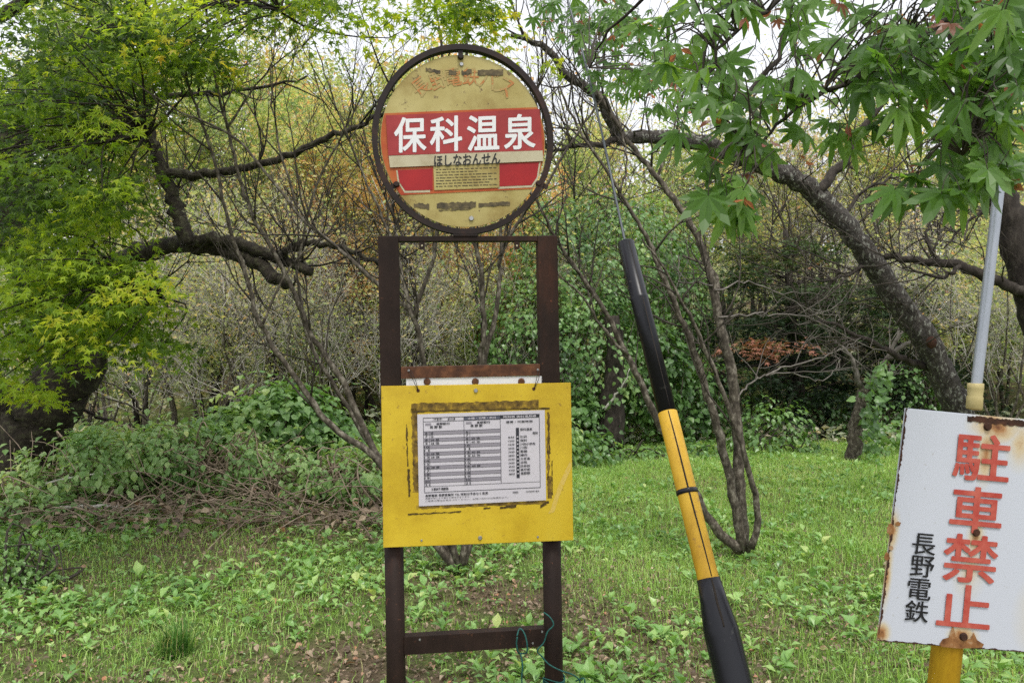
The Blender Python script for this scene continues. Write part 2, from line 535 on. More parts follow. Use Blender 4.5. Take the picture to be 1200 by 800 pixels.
# hillside ground cover
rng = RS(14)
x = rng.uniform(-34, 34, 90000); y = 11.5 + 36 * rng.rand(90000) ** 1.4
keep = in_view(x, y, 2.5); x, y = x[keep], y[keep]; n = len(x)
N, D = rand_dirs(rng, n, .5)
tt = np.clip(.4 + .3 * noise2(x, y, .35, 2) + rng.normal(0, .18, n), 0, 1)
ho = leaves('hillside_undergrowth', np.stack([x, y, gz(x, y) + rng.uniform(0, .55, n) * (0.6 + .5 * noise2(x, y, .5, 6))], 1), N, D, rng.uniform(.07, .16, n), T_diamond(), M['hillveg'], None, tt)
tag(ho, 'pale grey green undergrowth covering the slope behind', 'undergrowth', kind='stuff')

# ------------------------------------------------------------------ flat made things: helpers
import bmesh
class Frame:
    """an upright plane through pixel (px,py) at depth d; local x right, y away, z up"""
    def __init__(s, px, py, d, yaw, roll):
        yaw, roll = R(yaw), R(roll)
        u0 = Vector((math.cos(yaw), math.sin(yaw), 0)); v0 = Vector((0, 0, 1))
        s.u = u0 * math.cos(roll) + v0 * math.sin(roll)
        s.v = -u0 * math.sin(roll) + v0 * math.cos(roll)
        s.n = s.u.cross(s.v)                 # towards the viewer
        o = Vector(P(px, py, d))
        s.loc = o - s.v * (o.z / s.v.z)
        s.rot = Matrix((s.u, -s.n, s.v)).transposed()
    def uv(s, px, py):
        e = Vector((0, 0, EYE)); d = Vector(P(px, py, 1.0)) - e
        k = (s.loc - e).dot(s.n) / d.dot(s.n)
        q = e + d * k - s.loc
        return np.array([q.dot(s.u), q.dot(s.v)])

def bm_obj(name, bm, mat, parent, smooth=False):
    me = bpy.data.meshes.new(name); bm.to_mesh(me); bm.free()
    if smooth:
        for p in me.polygons: p.use_smooth = True
    return link(name, me, parent, mat)

def add_box(bm, x0, x1, y0, y1, z0, z1, bev=0.0, skew=None):
    vs = [bm.verts.new(c) for c in ((x0, y0, z0), (x1, y0, z0), (x1, y1, z0), (x0, y1, z0), (x0, y0, z1), (x1, y0, z1), (x1, y1, z1), (x0, y1, z1))]
    fs = [bm.faces.new([vs[i] for i in f]) for f in ((0, 3, 2, 1), (4, 5, 6, 7), (0, 1, 5, 4), (1, 2, 6, 5), (2, 3, 7, 6), (3, 0, 4, 7))]
    if bev:
        es = list({e for f in fs for e in f.edges})
        bmesh.ops.bevel(bm, geom=es, offset=bev, segments=2, affect='EDGES', profile=.7)

def box(name, x0, x1, y0, y1, z0, z1, mat, parent, bev=0.002):
    bm = bmesh.new(); add_box(bm, x0, x1, y0, y1, z0, z1, bev)
    return bm_obj(name, bm, mat, parent)

def prism(name, poly, y0, y1, mat, parent, bev=0.0, holes=None):
    """poly of (x,z) seen from the front, from y0 (front) to y1 (back)"""
    bm = bmesh.new()
    poly = [tuple(p) for p in poly]
    ar = sum(a[0] * b_[1] - b_[0] * a[1] for a, b_ in zip(poly, poly[1:] + poly[:1]))
    if ar < 0: poly = poly[::-1]
    f = [bm.verts.new((x, y0, z)) for x, z in poly]; k = [bm.verts.new((x, y1, z)) for x, z in poly]
    bm.faces.new(f); bm.faces.new(k[::-1])
    n = len(poly)
    for i in range(n):
        j = (i + 1) % n
        bm.faces.new((f[i], k[i], k[j], f[j]))
    if bev:
        bmesh.ops.bevel(bm, geom=[e for e in bm.edges if abs(e.verts[0].co.y - e.verts[1].co.y) < 1e-6 and abs(e.verts[0].co.y - y0) < 1e-6], offset=bev, segments=2, affect='EDGES')
    return bm_obj(name, bm, mat, parent)

PIECES = ('red_patch', 'scrape_mark', 'rust_blotch', 'pale_border', 'torn_tape', 'dark_smudge', 'rust_run', 'tape_residue', 'rusty_edge')
def sheets(name, polys, y, mat, parent):
    """several flat marks of one kind at depth y (paint, print)"""
    if len(polys) > 1 and name in PIECES:
        for p_ in polys: o_ = sheets(name, [p_], y, mat, parent)
        return o_
    bm = bmesh.new()
    for poly in polys:
        poly = [tuple(p) for p in poly]
        ar = sum(a[0] * b_[1] - b_[0] * a[1] for a, b_ in zip(poly, poly[1:] + poly[:1]))
        if ar < 0: poly = poly[::-1]
        bm.faces.new([bm.verts.new((x, y, z)) for x, z in poly])
    return bm_obj(name, bm, mat, parent)

def text_mesh(s, bold=0.0):
    c = bpy.data.curves.new('lettering', 'FONT'); c.body = s; c.resolution_u = 4
    o = bpy.data.objects.new('lettering', c); COL.objects.link(o)
    dg = bpy.context.evaluated_depsgraph_get()
    me = bpy.data.meshes.new_from_object(o.evaluated_get(dg))
    bpy.data.objects.remove(o); bpy.data.curves.remove(c)
    co = np.zeros(len(me.vertices) * 3); me.vertices.foreach_get('co', co)
    return me, co.reshape(-1, 3)

def letter(s, quad, y, mat, parent, bold=0.0, name='lettering'):
    """write s into the quad (top left, top right, bottom right, bottom left) of local (x,z)"""
    me, co = text_mesh(s, bold)
    lo, hi = co.min(0), co.max(0)
    u = (co[:, 0] - lo[0]) / (hi[0] - lo[0]); v = (co[:, 1] - lo[1]) / (hi[1] - lo[1])
    tl, tr, br, bl = [np.asarray(q, float) for q in quad]
    p = ((1 - u) * v)[:, None] * tl + (u * v)[:, None] * tr + (u * (1 - v))[:, None] * br + ((1 - u) * (1 - v))[:, None] * bl
    fs = [list(f.vertices) for f in me.polygons]
    k = 8 if bold > .015 else (4 if bold > .005 else 1)
    hgt = np.linalg.norm(tl - bl) / max(1.0, (hi[1] - lo[1]))
    VV, FF = [], []
    for i in range(k):
        a_ = 2 * math.pi * (i + .5) / k
        sh = np.array([math.cos(a_), math.sin(a_)]) * bold * hgt * (k > 1)
        VV.append(np.stack([p[:, 0] + sh[0], np.full(len(p), y - .00004 * i), p[:, 1] + sh[1]], 1))
        FF += [[v_ + i * len(p) for v_ in f] for f in fs]
    bpy.data.meshes.remove(me)
    me = bpy.data.meshes.new(name); me.from_pydata(np.vstack(VV).tolist(), [], FF); me.update()
    return link(name, me, parent, mat)

def disc_poly(cx, cz, rx, rz, n=96):
    a = np.linspace(0, 2 * np.pi, n, endpoint=False)
    return [(cx + rx * math.cos(t), cz + rz * math.sin(t)) for t in a]

def chord_poly(cx, cz, rx, rz, z0, z1, n=24, skew=0.0):
    """the part of the disc between two heights"""
    a0 = math.asin(max(-1, min(1, (z0 - cz) / rz))); a1 = math.asin(max(-1, min(1, (z1 - cz) / rz)))
    a = np.linspace(a0, a1, n)
    return [(cx + rx * math.cos(t), cz + rz * math.sin(t)) for t in a] + [(cx - rx * math.cos(t), cz + rz * math.sin(t)) for t in a[::-1]]

def bolt_bm(bm, x, y, z, r, h):
    m_ = Matrix.Translation((x, y - h / 2, z)) @ Matrix.Rotation(R(90), 4, 'X')
    bmesh.ops.create_cone(bm, cap_ends=True, segments=12, radius1=r, radius2=r * .75, depth=h, matrix=m_)

def bolts(name, spots, mat, parent):
    for x, y, z, r, h in spots:
        bm = bmesh.new(); bolt_bm(bm, x, y, z, r, h)
        bm_obj(name, bm, mat, parent, False)

# ---- materials of the made things
def speck(name, base, base2, dirt, scale, thr, rough=.5, spec=.4, sc2=90, bstr=.05):
    """paint with slow tone change and dirt specks"""
    m, t, b = newmat(name)
    n1 = noise(t, scale, 5, .6); n2 = noise(t, sc2, 4, .65)
    r1 = ramp(t, [(.3, base), (.7, base2)]); r2 = ramp(t, [(thr, (0, 0, 0)), (thr + .07, (1, 1, 1))])
    t.links.new(n1.outputs['Fac'], r1.inputs[0]); t.links.new(n2.outputs['Fac'], r2.inputs[0])
    mx = t.nodes.new('ShaderNodeMixRGB'); mx.inputs[2].default_value = (*dirt, 1)
    t.links.new(r2.outputs[0], mx.inputs[0]); t.links.new(r1.outputs[0], mx.inputs[1]); t.links.new(mx.outputs[0], b.inputs['Base Color'])
    b.inputs['Roughness'].default_value = rough; b.inputs['Specular IOR Level'].default_value = spec
    if bstr: bump(t, b, n2.outputs['Fac'], bstr, .003)
    return m
M['frame'] = speck('brown_painted_steel', (.017, .0105, .0085), (.032, .019, .0145), (.085, .038, .022), 7, .63, .6, .16, 55, .2)
M['rust'] = mat_noise('rusty_steel', [(.3, (.04, .018, .012)), (.5, (.09, .038, .02)), (.7, (.17, .07, .032))], 30, .85, .4, .004)
M['ring'] = speck('rusted_dark_ring', (.014, .009, .008), (.025, .014, .011), (.07, .03, .015), 10, .66, .6, .3, 60)
M['cream'] = speck('aged_cream_paint', (.36, .285, .085), (.48, .41, .165), (.15, .1, .045), 5, .62, .5, .35, 34, .03)
M['band'] = mat_noise('faded_red_band', [(.32, (.34, .03, .015)), (.5, (.42, .085, .02)), (.72, (.46, .18, .04))], 7, .5, .03, .002)
M['red'] = speck('red_panel', (.30, .022, .024), (.36, .036, .034), (.22, .03, .03), 5, .72, .45, .4, 60, .02)
M['redpatch'] = speck('old_red_patch', (.28, .008, .012), (.37, .014, .015), (.2, .02, .015), 14, .68, .5, .35, 60, .02)
M['white_letter'] = mat_plain('white_letters', (.72, .72, .72), .5)
M['ivory'] = speck('ivory_strip', (.46, .41, .27), (.52, .47, .33), (.3, .25, .15), 8, .72, .5)
M['black_letter'] = mat_plain('black_letters', (.012, .012, .014), .5)
M['orange_letter'] = mat_noise('flaking_orange_letters', [(.44, (.42, .17, .05)), (.53, (.38, .29, .11))], 38, .6, 0)
M['grime'] = mat_noise('dark_grime', [(.35, (.05, .04, .025)), (.6, (.13, .1, .05)), (.75, (.3, .24, .1))], 60, .7, .1, .002)
M['yellow_board'] = speck('yellow_board', (.58, .40, .016), (.64, .46, .03), (.34, .21, .03), 5, .645, .42, .45, 75, .03)
m = M['yellow_board']; t = m.node_tree; b = t.nodes['Principled BSDF']
src = b.inputs['Base Color'].links[0].from_socket
n3 = noise(t, 2.6, 7, .72); r3 = ramp(t, [(.36, (.74, .68, .6)), (.56, (1, 1, 1)), (.7, (1.0, 1.03, 1.35))])
mu = t.nodes.new('ShaderNodeMixRGB'); mu.blend_type = 'MULTIPLY'; mu.inputs[0].default_value = 1
t.links.new(n3.outputs['Fac'], r3.inputs[0]); t.links.new(src, mu.inputs[1]); t.links.new(r3.outputs[0], mu.inputs[2]); t.links.new(mu.outputs[0], b.inputs['Base Color'])
def weather(k_, scale, stops, sc_=(1, 1, 1), ro_=.62):
    t = M[k_].node_tree; b = t.nodes['Principled BSDF']; src = b.inputs['Base Color'].links[0].from_socket
    n3 = noise(t, scale, 7, .72, coords(t, sc_)); r3 = ramp(t, stops)
    mu = t.nodes.new('ShaderNodeMixRGB'); mu.blend_type = 'MULTIPLY'; mu.inputs[0].default_value = 1
    t.links.new(n3.outputs['Fac'], r3.inputs[0]); t.links.new(src, mu.inputs[1]); t.links.new(r3.outputs[0], mu.inputs[2]); t.links.new(mu.outputs[0], b.inputs['Base Color'])
    rr_ = ramp(t, [(.35, (ro_,) * 3), (.65, (b.inputs['Roughness'].default_value,) * 3)]); t.links.new(n3.outputs['Fac'], rr_.inputs[0]); t.links.new(rr_.outputs[0], b.inputs['Roughness'])
weather('cream', 3.5, [(.36, (.66, .58, .46)), (.5, (.95, .95, .95)), (.68, (1.1, 1.12, 1.2))])
weather('red', 6, [(.34, (.75, .7, .7)), (.55, (1, 1, 1)), (.7, (1.12, 1.5, 1.5))])
weather('frame', 5, [(.36, (.7, .7, .7)), (.52, (1, 1, 1)), (.66, (2.0, 1.45, 1.2))], (1, 1, .3))
weather('ring', 7, [(.36, (.7, .7, .7)), (.52, (1, 1, 1)), (.66, (2.4, 1.7, 1.3))])
weather('ivory', 6, [(.36, (.75, .7, .62)), (.55, (1, 1, 1))])
M['tape'] = mat_noise('old_tape_residue', [(.36, (.06, .035, .01)), (.55, (.2, .125, .02)), (.72, (.5, .33, .03))], 45, .7, .3, .003)
M['scrape'] = mat_noise('scrape_marks', [(.3, (.03, .02, .008)), (.6, (.09, .055, .012))], 60, .8, 0)
M['paper'] = speck('laminated_paper', (.54, .51, .56), (.6, .57, .61), (.55, .52, .56), 5, .8, .28, .5, 30, 0)
M['print_dark'] = mat_plain('dark_print', (.03, .03, .04), .4)
M['print_grey'] = mat_plain('grey_print', (.27, .25, .285), .35)
M['print_blue'] = mat_plain('slate_print', (.09, .095, .13), .4)
M['steel'] = mat_plain('zinc_bolt', (.42, .42, .42), .4, .5, .8)
M['galv'] = mat_noise('galvanised_pipe', [(.3, (.33, .36, .42)), (.7, (.45, .48, .55))], 20, .4, .02, .002, (1, 1, .2), .5, 5, .6, .35)
M['collar'] = mat_noise('plastic_collar', [(.3, (.36, .29, .12)), (.7, (.5, .42, .2))], 20, .5, .02, .002)
M['white_plate'] = speck('white_enamel', (.62, .64, .69), (.68, .69, .73), (.42, .41, .4), 3, .615, .35, .5, 60, .02)
M['yellow_post'] = speck('yellow_painted_post', (.58, .33, .015), (.62, .38, .02), (.16, .07, .02), 8, .64, .5, .4, 30)
M['red_letter'] = mat_noise('faded_red_letters', [(.36, (.42, .06, .045)), (.7, (.54, .14, .1))], 26, .5, 0)
M['rust_stain'] = mat_noise('rust_stain', [(.3, (.09, .03, .01)), (.55, (.3, .14, .05)), (.75, (.5, .38, .24))], 30, .8, .1, .002)
M['rust_dark'] = mat_noise('dark_rust', [(.3, (.015, .01, .008)), (.7, (.09, .035, .018))], 40, .85, .5, .004)
M['guard_black'] = speck('black_plastic', (.006, .006, .0085), (.009, .009, .013), (.035, .035, .035), 5, .62, .24, .32, 30, .02)
M['guard_yellow'] = speck('orange_yellow_plastic', (.60, .34, .014), (.66, .40, .025), (.42, .24, .05), 4, .61, .38, .45, 40, .02)
weather('guard_yellow', 5, [(.36, (.72, .66, .6)), (.52, (1, 1, 1)), (.7, (1.05, 1.12, 2.2))], (1, 1, .35))
weather('guard_black', 5, [(.4, (1, 1, 1)), (.62, (1.2, 1.2, 1.2)), (.72, (2.6, 2.5, 2.4))], (1, 1, .35), .36)
weather('yellow_post', 6, [(.36, (.6, .5, .45)), (.52, (1, 1, 1))], (1, 1, .3))
M['seam'] = mat_plain('dark_seam', (.02, .012, .006), .7)
M['wire'] = mat_plain('grey_wire', (.1, .11, .12), .5, .4, .5)
M['cord'] = mat_noise('green_cord', [(.3, (.008, .05, .045)), (.7, (.02, .12, .1))], 120, .6, .3, .002)

# ------------------------------------------------------------------ bus stop sign
BS = Frame(555, 400, 2.66, 6.7, 1.0)
bus = root('bus_stop_sign', BS.loc, 'rusty brown bus stop with round cream sign above a yellow timetable board', 'bus stop', rot=BS.rot)
g0 = 0.0
xl = BS.uv(457, 400)[0]; xr = BS.uv(644, 400)[0]
ztop = BS.uv(550, 276)[1]
zbrd = BS.uv(555, 560)[1]
for xc in (xl, xr):
    bm = bmesh.new()
    add_box(bm, xc - .0335, xc + .0335, -.0, .055, zbrd, ztop, .004)
    me_ = Matrix.Translation((xc, .03, zbrd / 2 - .1)) 
    bmesh.ops.create_cone(bm, cap_ends=True, segments=28, radius1=.0315, radius2=.0315, depth=zbrd + .2, matrix=me_)
    o = bm_obj('post', bm, M['frame'], bus)
    for p in o.data.polygons:
        p.use_smooth = abs(p.normal.z) < .5 and p.center.z < zbrd - .002
# top bar with two drilled tabs
bm = bmesh.new()
add_box(bm, xl + .0335, xr - .0335, .004, .045, ztop - .018, ztop - .001, .002)
bm_obj('top_bar', bm, M['frame'], bus)
for px in (494.5, 606):
    x, z = BS.uv(px, 287)
    bm = bmesh.new(); add_box(bm, x - .009, x + .009, .006, .011, z - .014, ztop - .0185, .001)
    o = bm_obj('bolt_tab', bm, M['frame'], bus)
    bm = bmesh.new(); bolt_bm(bm, x, .0055, z - .002, .0035, .002); bm_obj('bolt_hole', bm, M['ivory'], o)
# middle bar
_, zm1 = BS.uv(555, 428); _, zm0 = BS.uv(555, 441.5)
mb = box('cross_bar', xl + .034, xr - .034, -.004, .03, zm0, zm1, M['rust'], bus, .0015)
rv = [BS.uv(479, 434), BS.uv(630, 433)]
bolts('rivet', [(p[0], -.0042, p[1], .0045, .003) for p in rv], M['steel'], mb)
# white plate behind the board
bp = prism('backing_plate', [BS.uv(476, 441.8), BS.uv(636, 440.5), BS.uv(636, 470), BS.uv(476, 472)], .0, .003, M['white_plate'], bus)
bolts('rusty_bolt', [(*[BS.uv(px, 446.5)[0], -.0003, BS.uv(px, 447)[1]], .012, .006) for px in (500.5, 557, 611)], M['rust'], bp)
# bottom bar
za = BS.uv(483, 757)[1]; zb = BS.uv(650, 748)[1]; zc = (za + zb) / 2
bb = box('bottom_bar', xl + .028, xr - .028, .012, .05, zc - .030, zc + .030, M['frame'], bus, .002)
bolts('rivet', [(BS.uv(492, 751)[0], .0118, zc + .018, .004, .002), (BS.uv(636, 739)[0], .0118, zc + .02, .004, .002), (BS.uv(625, 755)[0], .0118, zc - .017, .004, .002)], M['steel'], bb)

# ring and round sign
cx, cz = BS.uv(543.5, 163)
rr = 0.302
a = np.linspace(0, 2 * np.pi, 97)
pts = np.stack([cx + rr * .967 * np.cos(a), np.full(97, .015), cz + rr * 1.012 * np.sin(a)], 1)
ringV = []
bm = bmesh.new()
sec = [(-.010, -.016), (.010, -.016), (.010, .016), (-.010, .016)]
rows = []
for k in range(96):
    nx_, nz_ = math.cos(a[k]), math.sin(a[k])
    rows.append([bm.verts.new((pts[k, 0] + nx_ * s0 * .9, .015 + s1, pts[k, 2] + nz_ * s0 * .9)) for s0, s1 in sec])
for k in range(96):
    r0, r1 = rows[k], rows[(k + 1) % 96]
    for q_ in range(4):
        bm.faces.new((r0[q_], r0[(q_ + 1) % 4], r1[(q_ + 1) % 4], r1[q_]))
bmesh.ops.recalc_face_normals(bm, faces=bm.faces)
ring = bm_obj('ring', bm, M['ring'], bus)
box('ring_foot', cx - .04, cx + .04, .0, .03, ztop - .002, cz - rr * 1.012 + .004, M['ring'], bus, .002)
dx_, dz_ = BS.uv(543.5, 164.5)
RX, RZ = .2735, .2855
disc = prism('round_sign', disc_poly(dx_, dz_, RX, RZ, 128), .010, .0135, M['cream'], bus)
yb = .010
bp_ = [BS.uv(446, 133), BS.uv(641, 126), BS.uv(641.5, 222), BS.uv(452, 228)]
zt, zl = BS.uv(543, 129)[1], BS.uv(543, 226)[1]
def in_disc_band(z0l, z0r, z1l, z1r, rx, rz, n=22):
    """disc region between a sloping bottom line and a sloping top line"""
    out = []
    for s_, lo_, hi_ in ((1, z0r, z1r), (-1, z0l, z1l)):
        zz = np.linspace(lo_, hi_, n)
        xs = dx_ + s_ * rx * np.sqrt(np.clip(1 - ((zz - dz_) / rz) ** 2, 0, 1))
        seg = list(zip(xs, zz))
        out += seg if s_ > 0 else seg[::-1]
    return out
zTl, zTr = BS.uv(450, 132)[1], BS.uv(636, 125)[1]
zBl, zBr = BS.uv(456, 228)[1], BS.uv(632, 221)[1]
sheets('faded_band', [in_disc_band(zBl, zBr, zTl, zTr, RX - .002, RZ - .002)], yb - .0012, M['band'], disc)
# cream border line and red patches below the name
def Q(*pp): return [BS.uv(x_, y_) for x_, y_ in pp]
sheets('pale_border', [Q((464, 199), (504, 197), (504, 225), (474, 225.5), (466, 213)), Q((584, 192), (634, 190), (631, 209), (624, 219), (584, 221))], yb - .0020, M['ivory'], disc)
sheets('red_patch', [Q((466, 199), (507, 197), (507, 222), (475, 223), (468, 213)), Q((585, 192), (632, 190), (629.5, 207), (623, 216.5), (585, 218))], yb - .0028, M['redpatch'], disc)
sheets('notice_patch', [Q((508, 194), (585.5, 191), (585.5, 219.5), (509, 222.5))], yb - .0036, M['cream'], disc)
rng = RS(3)
ln = []
for k in range(7):
    y0_ = 198 + k * 3.3
    x_ = 511.0
    end = 580 - rng.randint(0, 26) * (k % 2)
    while x_ < end:
        l_ = rng.uniform(2, 7)
        s_ = -(x_ - 508) * .035
        ln.append(Q((x_, y0_ + s_), (min(x_ + l_, 582), y0_ + s_), (min(x_ + l_, 582), y0_ + s_ + 1.0), (x_, y0_ + s_ + 1.0)))
        x_ += l_ + rng.uniform(.7, 1.6)
sheets('notice_print', ln, yb - .0044, M['grime'], disc)
# name panel, kanji
npn = prism('name_panel', Q((452, 135), (632.5, 127.5), (636, 176), (455, 182)), yb - .0065, yb - .0045, M['red'], disc)
kx = [(462.5, 499), (504.5, 541), (548, 584.5), (591.5, 627)]
for ch, (x0_, x1_), dy_ in zip('保科温泉', kx, (0, -1.2, -2.2, -3.6)):
    letter(ch, Q((x0_, 138.5 + dy_), (x1_, 137 + dy_), (x1_, 177 + dy_), (x0_, 178.5 + dy_)), yb - .0075, M['white_letter'], disc, .02)
prism('reading_strip', Q((455.5, 182.5), (636, 175.5), (637, 188.5), (457, 196)), yb - .0062, yb - .0046, M['ivory'], disc)
letter('ほしなおんせん', Q((509, 182.0), (586, 178.8), (586, 191.8), (509, 195)), yb - .0072, M['black_letter'], disc, .022)
# the arc of flaking letters on top
arc = '長野電鉄バス'
angs = [(493.5, 101, -38), (514, 93, -22), (531, 89.5, -8), (552, 88.5, 3), (573, 93, 16), (592, 101.5, 30)]
for ch, (px, py, ro) in zip(arc, angs):
    c0 = np.array([px, py]); ca, sa = math.cos(R(ro)), math.sin(R(ro))
    hw, hh = (9.5, 10.5)
    qd = [c0 + np.array([ca * u_ - sa * v_, sa * u_ + ca * v_]) for u_, v_ in ((-hw, -hh), (hw, -hh), (hw, hh), (-hw, hh))]
    letter(ch, [BS.uv(*q_) for q_ in qd], yb - .0012, M['orange_letter'], disc, .014)
def ragged(x0, y0, x1, y1, th, rng, n=14, jag=.5):
    """a torn strip between two pixels"""
    t_ = np.linspace(0, 1, n)
    up = [(x0 + (x1 - x0) * k, y0 + (y1 - y0) * k - th / 2 * (1 - jag * rng.rand())) for k in t_]
    dn = [(x0 + (x1 - x0) * k, y0 + (y1 - y0) * k + th / 2 * (1 - jag * rng.rand())) for k in t_[::-1]]
    return up + dn
rng = RS(5)
sheets('torn_tape', [Q(*ragged(499, 80.5, 516, 83.5, 6, rng, 8, .7)), Q(*ragged(526, 84, 535, 84, 8, rng, 5, .8)), Q(*ragged(541, 84, 553, 84, 8, rng, 6, .8)), Q(*ragged(560, 84.5, 590, 84, 8, rng, 12, .25))], yb - .0022, M['grime'], disc)
sheets('dark_smudge', [Q(*ragged(485, 240, 503, 242, 8, rng, 10, .6)), Q(*ragged(512, 241, 558, 239.5, 9, rng, 18, .45)), Q(*ragged(514, 246, 552, 244, 3, rng, 14, .9)), Q(*ragged(561, 240, 598, 238, 6, rng, 14, .45))], yb - .0015, M['grime'], disc)
bolts('zinc_bolt', [(*[BS.uv(541, 74.5)[0], yb, BS.uv(541, 74.5)[1]], .0075, .005), (BS.uv(552.5, 255.5)[0], yb, BS.uv(552.5, 255.5)[1], .009, .006)], M['steel'], disc)
for px, py, ex, ey in ((540, 66, 539.5, 55), (464.5, 215.5, 456, 221), (631.5, 214.5, 641, 219)):
    c0 = BS.uv(px, py); e0 = BS.uv(ex, ey)
    bm = bmesh.new(); bolt_bm(bm, c0[0], yb - .003, c0[1], .0105, .012)
    dd = unit(np.array([e0[0] - c0[0], e0[1] - c0[1]])); pp_ = np.array([-dd[1], dd[0]]) * .008
    L_ = np.linalg.norm(e0 - c0) + .004
    k4 = [c0 + pp_, c0 - pp_, c0 - pp_ + dd * L_, c0 + pp_ + dd * L_]
    f_ = [bm.verts.new((q_[0], yb - .006, q_[1])) for q_ in k4]; g_ = [bm.verts.new((q_[0], yb - .001, q_[1])) for q_ in k4]
    bm.faces.new(f_); bm.faces.new(g_[::-1])
    for i_ in range(4): bm.faces.new((f_[i_], g_[i_], g_[(i_ + 1) % 4], f_[(i_ + 1) % 4]))
    bmesh.ops.recalc_face_normals(bm, faces=bm.faces)
    bm_obj('clamp', bm, M['ring'], disc)

# yellow board
brd = prism('notice_board', Q((447, 452), (667.5, 448), (670.5, 631), (449.5, 639.5)), -.022, -.006, M['yellow_board'], bus, .0015)
yf = -.022
rng = RS(6)
def vrag(x0, y0, x1, y1, th, rng, n=14, jag=.5):
    t_ = np.linspace(0, 1, n)
    l_ = [(x0 + (x1 - x0) * k - th / 2 * (1 - jag * rng.rand()), y0 + (y1 - y0) * k) for k in t_]
    r_ = [(x0 + (x1 - x0) * k + th / 2 * (1 - jag * rng.rand()), y0 + (y1 - y0) * k) for k in t_[::-1]]
    return l_ + r_
sheets('tape_residue', [Q(*ragged(482, 476.5, 630, 472.5, 11, rng, 40, .35)), Q(*vrag(485.5, 478, 488, 575, 9, rng, 30, .5)), Q(*vrag(641, 482, 641.5, 560, 4.5, rng, 26, .9)),
                        Q(*vrag(642.5, 556, 643, 582, 6, rng, 12, .3)), Q(*ragged(488, 592.5, 642, 586.5, 5, rng, 40, .6))], yf - .0008, M['tape'], brd)
sheets('scrape_mark', [Q(*vrag(476.5, 496, 478, 545, 2.6, rng, 20, .9)), Q(*vrag(478.5, 548, 480, 580, 4, rng, 14, .7)), Q(*ragged(478, 600.5, 540, 597.5, 2.4, rng, 20, .9)),
                       Q(*ragged(566, 594, 574, 593, 3, rng, 6, .7)), Q(*ragged(585, 593, 604, 591, 4, rng, 10, .7)), Q(*ragged(632, 591, 639, 588, 5, rng, 6, .6)),
                       Q(*vrag(645.5, 538, 646, 578, 1.8, rng, 16, .95)), Q(*ragged(483, 481.5, 643, 477.5, 2.6, rng, 40, .8)), Q(*vrag(641, 487, 643, 530, 2.8, rng, 18, .95))], yf - .0014, M['scrape'], brd)
sheets('pale_scratch', [Q((641, 600), (644, 595), (652, 570), (660, 552), (668.0, 536), (668.4, 546), (660, 565), (654, 580), (648, 598))], yf - .0006, M['ivory'], brd).data.materials[0] = speck('scuffed_yellow', (.62, .44, .08), (.66, .48, .12), (.6, .4, .03), 30, .55, .5)
bolts('zinc_bolt', [(BS.uv(557, 457)[0], yf, BS.uv(557, 457)[1], .0075, .005), (BS.uv(562, 628)[0], yf, BS.uv(562, 628)[1], .0075, .004), (BS.uv(494, 631)[0], yf, BS.uv(494, 631)[1], .004, .002), (BS.uv(629, 627)[0], yf, BS.uv(629, 627)[1], .004, .002)], M['steel'], brd)
hp = [BS.uv(490, 457), BS.uv(624.5, 455)]
bolts('wire_hole', [(p[0], yf, p[1], .006, .0015) for p in hp], M['rust'], brd)
for (p, q_) in zip(rv, hp):
    for dxx in (0, .007):
        pts = spline([(p[0] + dxx, -.008, p[1]), (p[0] * .5 + q_[0] * .5 + dxx, -.026, (p[1] + q_[1]) / 2), (q_[0], yf - .003, q_[1])], 7)
        tubes('hanging_wire', [(pts, np.full(7, .0011))], M['ring'], brd, 5)
# timetable sheet: skewed paper; (u,v) from 0..1
PC = [BS.uv(489, 484.5), BS.uv(637, 479.5), BS.uv(638.5, 584), BS.uv(491, 591)]
def PQ(u, v): return (1 - u) * (1 - v) * PC[0] + u * (1 - v) * PC[1] + u * v * PC[2] + (1 - u) * v * PC[3]
def PR(u0, v0, u1, v1): return [PQ(u0, v0), PQ(u1, v0), PQ(u1, v1), PQ(u0, v1)]
prism('timetable_sheet', PR(0, 0, 1, 1), yf - .0034, yf - .0018, M['paper'], brd)
yp = yf - .0034
rowv = np.linspace(.19, .79, 17)
gr = [PR(.045, rowv[k], .645, rowv[k + 1]) for k in range(0, 16, 2)]
gr += [PR(.045, .045, .36, .075)]
sheets('grey_row', gr[:-1], yp - .0006, M['print_grey'], brd)
sheets('slate_heading', [PR(.362, .045, .645, .08)], yp - .0006, M['print_blue'], brd)
lines = []
hair = .0036
def hl(u0, u1, v, wv=.006): lines.append(PR(u0, v - wv / 2, u1, v + wv / 2))
def vl(u, v0, v1, wu=hair): lines.append(PR(u - wu / 2, v0, u + wu / 2, v1))
hl(.045, .955, .042); hl(.045, .955, .855); hl(.045, .955, .79, .004); hl(.045, .645, .083, .005); hl(.045, .645, .19, .004)
vl(.045, .042, .855); vl(.955, .042, .855); vl(.36, .042, .79); vl(.645, .042, .79); vl(.09, .19, .79, .0025); vl(.405, .19, .79, .0025)
for v_ in rowv[1:]: hl(.045, .645, v_, .0025)
lines.append(PR(.647, .042, .953, .078))
lines.append(PR(.768, .185, .792, .74))
sheets('table_ruling', lines, yp - .0010, M['print_dark'], brd)
